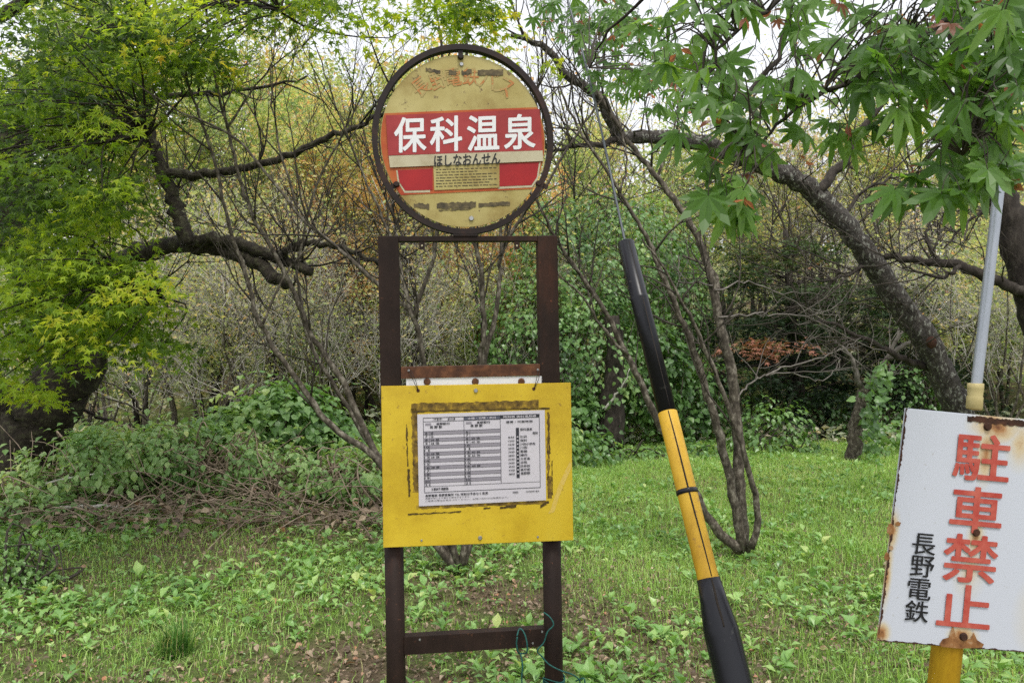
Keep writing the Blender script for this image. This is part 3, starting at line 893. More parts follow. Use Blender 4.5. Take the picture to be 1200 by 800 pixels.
# printed words and figures
hours = [str(h_) for h_ in range(6, 22)]
def word(s_, u0, v0, u1, v1, m_='print_dark', bold=.02): letter(s_, PR(u0, v0, u1, v1), yp - .0016, M[m_], brd, bold)
for k, hh_ in enumerate(hours):
    v0_, v1_ = rowv[k], rowv[k + 1]; d_ = (v1_ - v0_) * .2
    w_ = .009 * len(hh_)
    word(hh_, .067 - w_, v0_ + d_, .067 + w_, v1_ - d_); word(hh_, .383 - w_, v0_ + d_, .383 + w_, v1_ - d_)
for k in (0, 1, 2, 3, 6, 7, 10):
    word('38 保' if k > 1 else '55', .10, rowv[k] + .006, .165 if k > 1 else .12, rowv[k + 1] - .006)
for k in (2, 3, 6, 7, 10):
    word('40 休', .415, rowv[k] + .006, .485, rowv[k + 1] - .006)
word('平 日', .12, .05, .29, .074, 'print_dark'); 
word('土曜・日曜・祝日', .39, .051, .61, .074, 'paper')
word('時刻表 保科温泉線', .67, .048, .93, .072, 'paper')
for u_ in (.06, .375):
    word('長野駅行', u_ + .085, .098, u_ + .19, .122, bold=.03); word('長 野 駅', u_ + .035, .13, u_ + .13, .158, bold=.03)
    sheets('grey_key', [PR(u_, .1, u_ + .045, .125)], yp - .0008, M['print_grey'], brd)
word('運賃・所要時間', .69, .105, .9, .128)
stops = ['保科温泉', '', '引沢', '保科', '川田小学校', '川田', '若穂', '綿内', '大豆島', '古牧', '日赤前', '県庁前', '長野駅']
for k, st in enumerate(stops):
    v_ = .19 + k * .0405
    if st: word(st, .80, v_, .80 + .022 * len(st) + .01, v_ + .027)
    if k > 1: word('%d分' % (k * 4), .705, v_ + .004, .755, v_ + .026)
sheets('stop_dot', [PR(.774, .197 + k * .0405, .786, .209 + k * .0405) for k in range(2, 13)], yp - .0016, M['paper'], brd)
word('現在地', .9, .235, .94, .262)
word('休：運休日あり 学：学校休業日運休', .10, .805, .23, .835)
word('長野電鉄 長野営業所 TEL 時刻は予告なく変更', .05, .875, .54, .902)
word('道路状況により遅れる場合があります。', .05, .912, .40, .928, bold=.0); word('ご乗車の際はお気をつけください。お問い合わせは営業所まで。', .05, .938, .70, .955, bold=.0)
word('平成改正', .735, .885, .78, .905); word('NAGANO BUS', .84, .885, .945, .9)

# green cord tied round the bottom of the right post
def Bw(px, py, y=0.0):
    x_, z_ = BS.uv(px, py); q_ = BS.loc + BS.rot @ Vector((x_, y, z_)); return np.array(q_)
cp = []
cp.append(spline([Bw(605, 742, -.03), Bw(604, 750, -.03), Bw(606, 760, -.028), Bw(611, 765, .0), Bw(616, 760, -.028), Bw(616, 748, -.03), Bw(613, 738, -.02), Bw(609, 736, .0), Bw(605, 742, -.02)], 30))
cp.append(spline([Bw(609, 762, -.02), Bw(611, 775, -.03), Bw(610, 790, -.03), Bw(612, 812, -.02)], 14))
cp.append(spline([Bw(637, 717, .0), Bw(643, 720, -.02), Bw(647, 728, -.03), Bw(640, 736, -.03), Bw(636, 748, -.03), Bw(628, 758, -.03), Bw(634, 766, -.02), Bw(642, 774, -.03), Bw(655, 779, -.045), Bw(668, 784, -.04), Bw(677, 792, -.03), Bw(676, 800, -.03), Bw(670, 808, -.02)], 50))
pc = np.array([xr, .03])
for k in range(4):
    th = np.linspace(0, 2 * np.pi, 26)
    zc_ = BS.uv(660, 797 + k * 3.0)[1]
    loc_ = [BS.loc + BS.rot @ Vector((pc[0] + .0365 * math.cos(t_), pc[1] + .0365 * math.sin(t_), zc_ + .006 * math.sin(t_ * 2 + k))) for t_ in th]
    cp.append(np.array([list(q_) for q_ in loc_]))
cp.append(spline([Bw(674, 796, -.01), Bw(682, 790, -.03), Bw(684, 800, -.03), Bw(690, 815, -.02)], 14))
off = cp[0][0].copy()
tag(tubes('knotted_rope', [(p, np.full(len(p), .0025)) for p in cp], M['cord'], None, 6, off=off), 'dark green cord knotted round the lower right leg of the bus stop', 'cord').location = off

# ------------------------------------------------------------------ no parking sign on its leaning post
NS = Frame(1115, 780, 2.05, 3.0, -6.3)
nps = root('no_parking_sign', NS.loc, 'white rust edged enamel sign with red characters on leaning yellow post', 'sign', rot=NS.rot)
def NQ(*pp): return [NS.uv(x_, y_) for x_, y_ in pp]
plate = prism('sign_plate', NQ((1058, 477.5), (1256, 496), (1226, 764), (1025, 748.5)), -.012, -.008, M['white_plate'], nps, .0015)
pe = NQ((1058, 477.5), (1256, 496), (1226, 764), (1025, 748.5))
def edge_strip(p, q_, w_, rng, n=40, jag=.8, inn=1):
    p, q_ = np.asarray(p), np.asarray(q_); d_ = unit(q_ - p); nn = np.array([d_[1], -d_[0]]) * inn
    t_ = np.linspace(0, 1, n)
    return [p + (q_ - p) * k + nn * .0004 for k in t_] + [p + (q_ - p) * k + nn * w_ * (1 - jag * (.5 * rng.rand() + .5 * (.5 + .5 * math.sin(k * 23 + 9 * math.sin(k * 11))))) for k in t_[::-1]]
rng = RS(8)
sheets('rusty_edge', [edge_strip(pe[0], pe[3], .0085, rng, 150, .9, -1), edge_strip(pe[3], pe[2], .0055, rng, 110, .8, -1), edge_strip(pe[2], pe[1], .008, rng, 150, .9, -1),
                      NQ(*ragged(1130, 489.5, 1256, 501.5, 9, rng, 60, .5))], -.0135, M['rust_dark'], plate)
# rust runs and blotches
def blotch(cx_, cy_, rx_, ry_, rng, n=26, jag=.35):
    a_ = np.linspace(0, 2 * np.pi, n, endpoint=False)
    r_ = 1 - jag * rng.rand(n)
    return [(cx_ + rx_ * math.cos(t_) * k, cy_ + ry_ * math.sin(t_) * k) for t_, k in zip(a_, r_)]
m, t, b = newmat('stained_enamel')
tc = t.nodes.new('ShaderNodeTexCoord'); n1 = noise(t, 9, 6, .7); n2 = noise(t, 60, 4, .65)
acc = None
def vmath(op, a_, b_):
    n_ = t.nodes.new('ShaderNodeMath'); n_.operation = op
    for i_, v_ in enumerate((a_, b_)):
        if hasattr(v_, 'links') or hasattr(v_, 'is_linked'): t.links.new(v_, n_.inputs[i_])
        else: n_.inputs[i_].default_value = v_
    return n_.outputs[0]
for (px_, py_, rx_, rz_, am) in ((1165, 500, .09, .05, 1.0), (1152, 530, .035, .10, .85), (1192, 520, .045, .08, .65), (1140, 628, .03, .07, .7), (1133, 665, .05, .10, .45), (1125, 743, .05, .035, 1.2), (1030, 740, .03, .04, .9), (1043, 620, .022, .07, .9), (1037, 670, .016, .12, .7), (1215, 720, .08, .12, .5)):
    c_ = NS.uv(px_, py_)
    mp2 = t.nodes.new('ShaderNodeMapping'); mp2.vector_type = 'POINT'
    mp2.inputs['Scale'].default_value = (1 / rx_, 0, 1 / rz_); mp2.inputs['Location'].default_value = (-c_[0] / rx_, 0, -c_[1] / rz_)
    t.links.new(tc.outputs['Object'], mp2.inputs['Vector'])
    gr_ = t.nodes.new('ShaderNodeTexGradient'); gr_.gradient_type = 'SPHERICAL'; t.links.new(mp2.outputs[0], gr_.inputs['Vector'])
    v_ = vmath('MULTIPLY', gr_.outputs['Fac'], am)
    acc = v_ if acc is None else vmath('MAXIMUM', acc, v_)
st_m = vmath('MULTIPLY', acc, vmath('MULTIPLY', n1.outputs['Fac'], 2.0))
r1 = ramp(t, [(0, (.55, .575, .64)), (.22, (.57, .56, .54)), (.45, (.58, .47, .3)), (.75, (.4, .2, .08)), (1, (.16, .06, .025))])
t.links.new(st_m, r1.inputs[0])
r2 = ramp(t, [(.66, (0, 0, 0)), (.72, (1, 1, 1))]); t.links.new(n2.outputs['Fac'], r2.inputs[0])
mx = t.nodes.new('ShaderNodeMixRGB'); mx.inputs[2].default_value = (.42, .41, .4, 1)
t.links.new(r2.outputs[0], mx.inputs[0]); t.links.new(r1.outputs[0], mx.inputs[1]); t.links.new(mx.outputs[0], b.inputs['Base Color'])
b.inputs['Roughness'].default_value = .4
plate.data.materials[0] = m
sheets('rust_blotch', [NQ((1097, 752), (1101, 746), (1108, 744), (1113, 729), (1116, 743), (1122, 747), (1133, 746), (1137, 738), (1141, 747), (1149, 752), (1147, 756), (1122, 757), (1100, 755)),
                       NQ(*blotch(1040, 618, 5, 8, rng)), NQ(*blotch(1049, 612, 4, 3, rng)), NQ(*blotch(1036, 650, 4, 6, rng)), NQ(*blotch(1029, 742, 4, 5, rng)), NQ(*blotch(1041, 640, 3, 3, rng))], -.0140, M['rust_stain'], plate)
bolts('rusty_bolt', [(*[NS.uv(x_, y_)[0], -.012, NS.uv(x_, y_)[1]], .011, .006) for x_, y_ in ((1153.5, 499), (1140, 622), (1125.5, 743.5))], M['rust_dark'], plate)
def npl(ch, cx_, cy_, w_, h_, m_, bold):
    ro = R(5.3)
    qd = [(cx_ + math.cos(ro) * a_ - math.sin(ro) * b_, cy_ + math.sin(ro) * a_ + math.cos(ro) * b_) for a_, b_ in ((-w_, -h_), (w_, -h_), (w_, h_), (-w_, h_))]
    letter(ch, NQ(*qd), -.0152, M[m_], plate, bold)
for ch, cx_, cy_, w_, h_ in (('駐', 1146.5, 535, 32, 26.5), ('車', 1140, 596, 29.5, 26), ('禁', 1133, 652.5, 31, 27), ('止', 1126, 707.5, 30.5, 24)):
    npl(ch, cx_, cy_, w_, h_, 'red_letter', .02)
for ch, cx_, cy_ in (('長', 1079, 635.5), ('野', 1077, 661.5), ('電', 1073.5, 688), ('鉄', 1070.5, 713.5)):
    npl(ch, cx_, cy_, 13.5, 12.2, 'black_letter', .012)
# post: yellow tube, plastic collar, grey pipe
def nw(px, py, y=.03):
    x_, z_ = NS.uv(px, py); return np.array([x_, y, z_])
zpl = nw(1118, 760)
low = np.array([zpl[0] + (-.0), .03, -.05])
tubes('yellow_post', [(np.array([low, nw(1140, 560), nw(1147, 505)]), np.full(3, .037))], M['yellow_post'], nps, 28)
tubes('collar', [(np.array([nw(1150, 481), nw(1150.3, 479), nw(1151, 466), nw(1151.2, 464.5), nw(1151.8, 456), nw(1152, 450), nw(1152, 449.5)]), np.array([.017, .0195, .0195, .0178, .0195, .0195, .016]))], M['collar'], nps, 24)
tubes('pipe', [(np.array([nw(1151.5, 482), nw(1152.5, 455), nw(1185, 172), nw(1196, 60), nw(1207, -60)]), np.full(5, .0132))], M['galv'], nps, 20)

# ------------------------------------------------------------------ guy wire with its guard
A_ = P(733, 284, 2.62); B_ = P(841, 722, 2.16)
dirg = unit(B_ - A_)
tg = (A_[2] - gz(0.4, 2.0)) / -dirg[2]
base = A_ + dirg * (tg + .06)
guy = root('guy_wire', (base[0], base[1], float(gz(base[0], base[1]))), 'slanting guy wire in a black and yellow striped plastic guard', 'guy wire')
goff = np.array(guy.location)
Lg = np.linalg.norm(base - A_)
def G(s): return A_ + dirg * s
sY0 = np.linalg.norm(P(775, 486, 2.62 - .46 * (486 - 284) / 438) - A_)
sY1 = np.linalg.norm(P(828, 678, 2.62 - .46 * (678 - 284) / 438) - A_)
prof = lambda ss_, rr_: (np.array([G(s) for s in ss_]), np.array(rr_))
tb = tubes('black_tube', [prof([0, .003, .2, .205, .212, .217, sY0], [.024, .0275, .028, .0292, .0292, .028, .028])], M['guard_black'], guy, 32, off=goff)
ty = tubes('yellow_tube', [prof([sY0 - .02, sY0, sY0 + .002, sY1 * .5 + sY0 * .5, sY1, sY1 + .02], [.027, .027, .0288, .0288, .0292, .0292])], M['guard_yellow'], guy, 32, off=goff)
ts = tubes('black_sleeve', [prof([sY1, sY1 + .001, sY1 + .06, sY1 + .135, sY1 + .15, sY1 + .4, Lg], [.027, .032, .037, .0475, .0475, .046, .046])], M['guard_black'], guy, 36, off=goff)
tubes('clip_band', [prof([(sY0 + sY1) / 2 + .0 + d_ for d_ in (-.008, -.006, .006, .008)], [.0275, .0312, .0312, .0275])], M['guard_black'], guy, 28, off=goff)
tubes('wire', [(spline([G(.02), G(-.05), G(-.7) + np.array([.015, 0, 0]), G(-1.6), G(-4.5)], 20), np.full(20, .0042))], M['wire'], guy, 8, off=goff)
# split seam along the guard, facing the viewer
side = unit(np.cross(dirg, unit(G(.5) - np.array([0, 0, EYE]))))
fro = unit(np.cross(side, dirg))
if np.dot(fro, np.array([0, 0, EYE]) - G(.5)) < 0: fro = -fro
def seam(s0, s1, rad, ph0, ph1, w0, name, par):
    n_ = 24
    ss_ = np.linspace(s0, s1, n_)
    ph = np.linspace(ph0, ph1, n_) + .02 * np.sin(np.linspace(0, 9, n_))
    rad = np.interp(np.linspace(0, 1, n_), np.linspace(0, 1, len(rad)), rad)
    c_ = np.array([G(s) + (fro * math.cos(p_) + side * math.sin(p_)) * (r_ - .0006) for s, p_, r_ in zip(ss_, ph, rad)])
    return tubes(name, [(c_, w0 * (.6 + .5 * np.abs(np.sin(np.linspace(.2, 3.0, n_)))))], M['seam'], par, 5, off=goff)
dsgn = 1 if np.dot(side, np.array([1, 0, 0])) > 0 else -1
seam(sY0 + .003, sY1 - .002, [.0288, .0292], .12 * dsgn, .35 * dsgn, .0024, 'split_seam', ty)
seam(sY1 + .002, sY1 + .13, [.032, .037, .0475], .25 * dsgn, .2 * dsgn, .003, 'split_seam', ts)
seam(.01, sY0 - .005, [.0279, .0279], .45 * dsgn, .4 * dsgn, .0014, 'split_seam', tb)

# ================================================================== VEGETATION
def trace(pts, d0, d1, r0, r1, n=None, pw=1.0):
    """a limb through photo pixels, depth d0 at its first point to d1 at its last; radii in metres"""
    k = len(pts)
    q_ = [P(px, py, d0 + (d1 - d0) * i / (k - 1)) for i, (px, py) in enumerate(pts)]
    n = n or max(6, 4 * k)
    sp = spline(q_, n)
    t_ = np.linspace(0, 1, n) ** pw
    return sp, r0 + (r1 - r0) * t_

def knobbly(path, rng, amt):
    p, r = path
    return p + rng.normal(0, amt, p.shape) * (np.linspace(0, 1, len(p)) > .02)[:, None], r

# ---- the shrub right behind the bus stop: fan of stems
rng = RS(21)
c0 = P(540, 668, 5.2); c0[2] = gz(c0[0], c0[1]) - .03
shr = root('bare_shrub', c0, 'bare many stemmed shrub fanning out behind the bus stop board', 'shrub')
B0 = (540, 672)
stemsA = [
    ([B0, (512, 640), (470, 578), (436, 533), (385, 496), (346, 442), (306, 384), (288, 322), (268, 262), (252, 190), (232, 130), (212, 80)], 5.2, 4.9, .034, .006, 9),
    ([B0, (505, 610), (444, 538), (404, 453), (367, 395), (353, 362), (331, 315), (295, 250), (279, 205), (266, 150), (248, 70), (239, -20)], 5.2, 5.1, .030, .007, 10),
    ([B0, (520, 630), (448, 545), (410, 480), (366, 408), (352, 350), (350, 300), (372, 215), (398, 165), (420, 120), (450, 60)], 5.25, 5.6, .024, .004, 8),
    ([B0, (512, 560), (496, 430), (484, 370), (447, 337), (404, 297), (349, 250), (280, 165), (200, 125), (150, 92)], 5.2, 4.6, .026, .004, 9),
    ([(484, 372), (474, 335), (466, 300), (446, 250), (420, 190), (392, 120), (372, 60)], 5.0, 5.2, .016, .004, 6),
    ([(484, 372), (496, 337), (507, 305), (511, 280), (516, 200), (520, 120), (516, 40), (505, -20)], 5.0, 5.0, .018, .006, 6),
    ([B0, (556, 560), (562, 426), (567, 400), (566, 360), (564, 322), (560, 297), (553, 270), (548, 160), (546, 40), (543, -30)], 5.2, 5.0, .028, .008, 7),
    ([B0, (558, 600), (566, 470), (570, 410), (580, 372), (585, 330), (587, 302), (598, 275), (622, 240), (650, 200), (680, 150), (712, 108), (745, 60)], 5.2, 5.3, .026, .005, 9),
    ([(587, 300), (588, 250), (604, 190), (625, 120), (640, 60), (632, -20)], 5.2, 5.4, .014, .004, 6),
    ([(306, 384), (330, 330), (352, 300), (390, 270), (440, 255)], 5.0, 5.3, .010, .003, 5),
    ([(349, 250), (330, 180), (318, 110), (322, 30)], 4.8, 4.7, .010, .003, 6),
    ([(266, 150), (300, 100), (330, 70), (372, 40)], 5.1, 5.3, .010, .003, 5),
]
for i, (px_, d0, d1, r0, r1, nt_) in enumerate(stemsA):
    pa = knobbly(trace(px_, d0, d1, r0 * .9, r1, None, .8), rng, .004)
    tw = side_twigs(rng, pa, nt_, .75, .007, 3, .3, .6, .16, .17, 3)
    st = tubes('stem', [pa], M['stem'], shr, 8, .06, i, c0)
    tubes('twigs', tw, M['dark_twig'], st, 4, 0, 0, c0)
x_, y_ = P(540, 668, 5.2)[:2]
# few green leaves left on it
C, tt = [], []
for (cx_, cy_, s_, n_) in ((395, 20, 60, 40), (440, 35, 50, 40), (640, 80, 20, 16), (500, 15, 50, 50), (560, 20, 40, 30)):
    for k in range(n_):
        C.append(P(cx_ + rng.normal(0, s_ * .6), cy_ + rng.normal(0, s_ * .35), rng.uniform(4.8, 5.8)))
C = np.array(C); N, D = rand_dirs(rng, len(C), .6)
leaves('crown', C, N, D, rng.uniform(.045, .07, len(C)), T_maple(5, False), M['maple'], shr, rng.uniform(.4, .75, len(C)), c0)

# ---- the shrub to the right
rng = RS(22)
c1 = P(873, 643, 5.8); c1[2] = gz(c1[0], c1[1]) - .03
shr2 = root('bare_shrub', c1, 'bare grey stemmed shrub with a curved low stem standing in the grass', 'shrub')
B1 = (872, 646)
stemsB = [
    ([B1, (867, 590), (865, 540), (863, 490), (857, 435), (847, 397), (840, 360), (835, 335), (825, 297), (810, 265), (795, 240), (770, 208), (745, 178), (728, 155), (700, 108), (680, 70), (668, 20)], 5.8, 5.9, .062, .014, 9),
    ([B1, (858, 575), (842, 505), (830, 467), (820, 432), (810, 402), (800, 377), (780, 332), (765, 295), (747, 260), (727, 225), (700, 185), (672, 140), (655, 100)], 5.75, 5.6, .046, .009, 9),
    ([(880, 642), (889, 605), (881, 562), (868, 520), (850, 467), (830, 417), (812, 377), (795, 345), (775, 310), (752, 280)], 5.7, 5.4, .034, .008, 6),
    ([(866, 644), (838, 618), (820, 588), (792, 535), (770, 490), (747, 440), (732, 410), (717, 380), (697, 347), (677, 318), (655, 285), (640, 258), (618, 215)], 5.75, 5.5, .046, .010, 9),
    ([(736, 416), (715, 395), (699, 372), (680, 345), (655, 322), (632, 300)], 5.6, 5.3, .016, .005, 4),
    ([(840, 362), (838, 320), (800, 300)], 5.85, 6.2, .02, .01, 3),
    ([(727, 226), (735, 190), (728, 150), (715, 110), (722, 60)], 5.6, 5.7, .011, .004, 5),
    ([(770, 208), (790, 150), (800, 90), (830, 40)], 5.9, 6.3, .014, .004, 5),
]
for i, (px_, d0, d1, r0, r1, nt_) in enumerate(stemsB):
    pa = knobbly(trace(px_, d0, d1, r0 * .82, r1 * .8, None, .75), rng, .0045)
    tw = side_twigs(rng, pa, nt_, .8, .008, 2, .3, .8, .12, .2, 4)
    st = tubes('stem', [pa], M['stem'], shr2, 10, .13, i, c1)
    tubes('twigs', tw, M['dark_twig'], st, 4, 0, 0, c1)
# pale dry side branches of the shrub
tw = []
for px_ in ([(862, 467), (878, 450), (898, 440), (930, 436), (960, 446), (978, 436), (984, 420)], [(898, 440), (925, 428), (955, 420), (985, 410), (1010, 396)], [(842, 372), (880, 370), (910, 368), (950, 372), (1000, 400), (1040, 412)],
            [(838, 340), (870, 330), (905, 340), (940, 360), (985, 372)], [(835, 335), (800, 330), (790, 350), (786, 380)]):
    p_ = knobbly(trace(px_, 5.8, 6.6, .008, .003), rng, .008); tw.append(p_)
    side_twigs(rng, p_, 6, .5, .005, 2, .2, .7, .05, .2, 3, tw)
tubes('dry_branch', tw, M['dim_twig'], shr2, 4, 0, 0, c1)

# ---- big tree leaning over on the right
rng = RS(23)
tb_ = P(1158, 590, 7.6); tb_[2] = gz(tb_[0], tb_[1]) - .05
lean = root('leaning_tree', tb_, 'thick dark lichen speckled trunk leaning left behind the white sign', 'tree')
main = trace([(1166, 620), (1146, 550), (1122, 480), (1101, 432), (1083, 396), (1050, 350), (1015, 298), (985, 258), (955, 226), (925, 207), (890, 192), (858, 180), (815, 166), (760, 161), (724, 163)], 7.6, 6.6, .132, .05, 70, 1.0)
main = knobbly(main, rng, .007)
tk = tubes('trunk', [main], M['lichen'], lean, 20, .13, 2, tb_)
lim = []
for px_, d0, d1, r0, r1 in (([(728, 162), (716, 140), (700, 112), (668, 90), (640, 58), (600, 40)], 6.65, 6.2, .06, .018), ([(720, 163), (700, 170), (672, 172), (640, 180)], 6.6, 6.4, .03, .01),
                            ([(1085, 430), (1060, 420), (1030, 405), (985, 385), (945, 372)], 7.4, 7.0, .035, .012), ([(955, 226), (985, 195), (1005, 160), (1040, 110), (1060, 40)], 7.0, 7.4, .05, .012),
                            ([(985, 258), (1010, 225), (1050, 208), (1070, 205)], 7.1, 7.6, .018, .007), ([(858, 180), (870, 120), (910, 70), (930, 0)], 6.8, 7.2, .04, .012), ([(1015, 300), (1000, 320), (960, 330)], 7.2, 6.9, .02, .008)):
    pa = knobbly(trace(px_, d0, d1, r0, r1), rng, .012); lim.append(pa)
tubes('limb', lim[:1], M['lichen'], lean, 10, .06, 3, tb_)
for l_ in lim[1:]:
    tubes('limb', [l_], M['bark'], lean, 8, .06, 3, tb_)
tw = []
for l_ in lim: side_twigs(rng, l_, 10, .9, .009, 3, .2, .8, .1, .2, 3, tw)
side_twigs(rng, main, 26, .8, .009, 2, .3, 1.1, .05, .2, 4, tw)
tubes('twigs', tw, M['dark_twig'], lean, 4, 0, 0, tb_)
kc = P(1085, 401, 7.13)
bm = bmesh.new()
bmesh.ops.create_uvsphere(bm, u_segments=12, v_segments=8, radius=1, matrix=Matrix.Translation(Vector(kc - tb_) + Vector((0, -.095, 0))) @ Matrix.Diagonal((.045, .04, .055, 1)))
bm_obj('knot_hole', bm, M['rust_dark'], tk)

# ---- tree on the far right edge
rng = RS(24)
b_ = P(1262, 620, 6.6); b_[2] = gz(b_[0], b_[1]) - .05
ft = root('dark_trunk_tree', b_, 'dark trunk behind the grey pipe with a long low bough', 'tree')
main = knobbly(trace([(1262, 640), (1245, 480), (1222, 390), (1202, 320), (1184, 255), (1168, 205), (1150, 120), (1120, 20), (1100, -80)], 6.6, 7.0, .15, .09, 50), rng, .01)
tubes('trunk', [main], M['bark'], ft, 14, .05, 4, b_)
lim = [knobbly(trace(px_, d0, d1, r0, r1), rng, .01) for px_, d0, d1, r0, r1 in (([(1220, 352), (1190, 338), (1155, 326), (1125, 311), (1090, 306), (1060, 303), (1036, 300)], 6.6, 6.9, .055, .025), ([(1100, 308), (1090, 290), (1086, 268), (1098, 250)], 6.8, 7.1, .018, .008),
                                                                             ([(1184, 255), (1160, 245), (1130, 262), (1105, 290)], 6.8, 6.7, .018, .007), ([(1125, 312), (1100, 325), (1060, 312)], 6.7, 6.5, .02, .008))]
for l_ in lim: tubes('limb', [l_], M['bark'], ft, 8, .06, 5, b_)
tw = []
for l_ in lim: side_twigs(rng, l_, 9, .7, .008, 2, .2, .8, .05, .2, 4, tw)
tubes('twigs', tw, M['dark_twig'], ft, 4, 0, 0, b_)

# ---- short broken trunk with creeper, right
rng = RS(25)
b_ = P(1000, 543, 9.8); b_[2] = gz(b_[0], b_[1]) - .03
st_ = root('creeper_clad_tree', b_, 'thin young trunk wrapped in pale green creeper at the grass edge', 'tree')
tr = [knobbly(trace([(998, 546), (1003, 505), (1010, 470), (1014, 455)], 9.8, 9.8, .095, .07, 20), rng, .008)]
tubes('trunk', tr, M['stem'], st_, 10, .08, 6, b_)
tw = [knobbly(trace(px_, 9.8, 9.6, .04, .014), rng, .01) for px_ in ([(1013, 458), (1028, 440), (1040, 420), (1052, 392), (1060, 360)], [(1012, 460), (1003, 440), (998, 420), (985, 405), (970, 396)], [(1040, 420), (1060, 405), (1085, 390)])]
side_twigs(rng, tw[0], 8, .7, .012, 2, .2, .7, .1, .2, 4, tw); side_twigs(rng, tw[1], 8, .7, .01, 2, .2, .7, .1, .2, 4, tw)
tubes('branch', tw, M['dim_twig'], st_, 5, 0, 0, b_)
C = []
for k in range(130):
    t_ = rng.rand(); px_ = np.interp(t_, [0, .35, .6, 1], [1022, 1020, 1026, 1040]); py_ = np.interp(t_, [0, .35, .6, 1], [520, 480, 452, 430])
    C.append(P(px_ + rng.normal(0, 7), py_ + rng.normal(0, 6), 9.6 + rng.normal(0, .12)))
C = np.array(C); N, D = rand_dirs(rng, len(C), .3); N[:, 1] -= 1.0
leaves('creeper', C, N, D, rng.uniform(.06, .11, len(C)), T_heart(), M['vine'], st_, rng.uniform(.1, .7, len(C)), b_)

# ---- big maple on the left
rng = RS(26)
b_ = P(28, 575, 8.2); b_[2] = gz(b_[0], b_[1]) - .1
mp_ = root('maple_tree', b_, 'big left hand maple with a dark forked trunk and yellowing green foliage', 'tree')
trunk = [knobbly(trace([(20, 590), (24, 540), (48, 490), (72, 450), (92, 415), (80, 370), (40, 320), (20, 240), (10, 120)], 8.2, 7.4, .36, .16, 50), rng, .015),
         knobbly(trace([(20, 545), (6, 515), (-14, 470), (-40, 400), (-90, 300)], 8.2, 7.6, .30, .14, 30), rng, .015)]
tubes('trunk', trunk, M['moss_bark'], mp_, 18, .06, 7, b_)
limbs = [
    ([(88, 420), (95, 370), (115, 325), (150, 302), (180, 291), (205, 286), (232, 287), (262, 292), (292, 303), (318, 322), (336, 334)], 7.9, 6.6, .10, .05),
    ([(220, 288), (212, 262), (203, 235), (193, 208), (184, 180), (174, 150), (169, 125), (168, 108)], 7.0, 6.9, .07, .042),
    ([(190, 203), (220, 205), (252, 203), (290, 196), (330, 184), (370, 166), (410, 152), (436, 140), (470, 118)], 6.95, 6.5, .045, .014),
    ([(228, 282), (262, 280), (295, 292), (325, 300), (350, 312), (364, 318)], 7.0, 6.6, .055, .04),
    ([(330, 302), (340, 292), (362, 285), (398, 290), (432, 302), (462, 318)], 6.7, 6.4, .035, .014),
    ([(170, 125), (195, 112), (240, 108), (300, 104), (360, 92)], 6.9, 6.6, .03, .008),
    ([(20, 240), (-10, 236), (-60, 230)], 7.6, 7.4, .07, .05),
    ([(40, 320), (80, 335), (130, 350), (185, 352)], 7.4, 5.2, .03, .008),
    ([(20, 240), (60, 200), (110, 170), (170, 160)], 7.4, 5.0, .035, .008),
    ([(10, 120), (60, 70), (130, 30), (220, 10), (330, 10)], 7.3, 4.8, .045, .01),
    ([(0, 20), (80, -30), (200, -40), (420, -20), (560, 0)], 6.6, 4.6, .05, .01),
    ([(10, 120), (60, 110), (120, 95), (170, 70)], 7.3, 5.4, .03, .008),
]
tw = []; LP = []
for i, (px_, d0, d1, r0, r1) in enumerate(limbs):
    pa = knobbly(trace(px_, d0, d1, r0, r1), rng, .011)
    LP.append(pa)
    tubes('limb', [pa], M['moss_bark'] if i < 6 else M['bark'], mp_, 10, .07, i, b_)
    side_twigs(rng, pa, 9, .8, .01, 3, .25, .8, .12, .2, 3, tw)
allp = np.vstack([p[len(p) // 4:] for p, r in LP])
# sprays of leaves: (px, py, rx, ry, count, dmin, dmax, tint, spread)
regions = [
    (90, 60, 130, 90, 110, 4.2, 7.0, .24, .14), (55, 180, 100, 100, 110, 4.2, 7.0, .2, .14), (115, 120, 60, 110, 45, 4.6, 6.2, .38, .14),  # low tints put the shade of the upper left crown into leaf colour
    (150, 60, 90, 60, 40, 4.4, 6.0, .34, .12), (30, 330, 90, 80, 66, 4.4, 6.6, .38, .14), (95, 260, 58, 70, 38, 4.6, 6, .42, .14),
    (100, 335, 85, 45, 60, 4.3, 5.6, .42, .14), (140, 390, 55, 35, 26, 4.4, 5.4, .5, .12), (35, 385, 60, 45, 30, 4.6, 6.2, .36, .14),
    (25, 452, 40, 18, 7, 4.6, 5.6, .55, .1), (255, 14, 90, 24, 20, 4.2, 5.4, .42, .10), (360, 6, 80, 18, 12, 4.2, 5.2, .45, .10),
    (470, 6, 110, 14, 14, 4.2, 5.2, .44, .10), (300, -70, 260, 50, 14, 4.2, 5.6, .4, .1), (545, 20, 40, 22, 10, 4.4, 5.2, .6, .1), (-60, 250, 80, 260, 18, 4.5, 7.5, .3, .15),
    (205, 45, 40, 40, 16, 4.4, 5.6, .42, .10),
]
C, N, D, TT, S = [], [], [], [], []
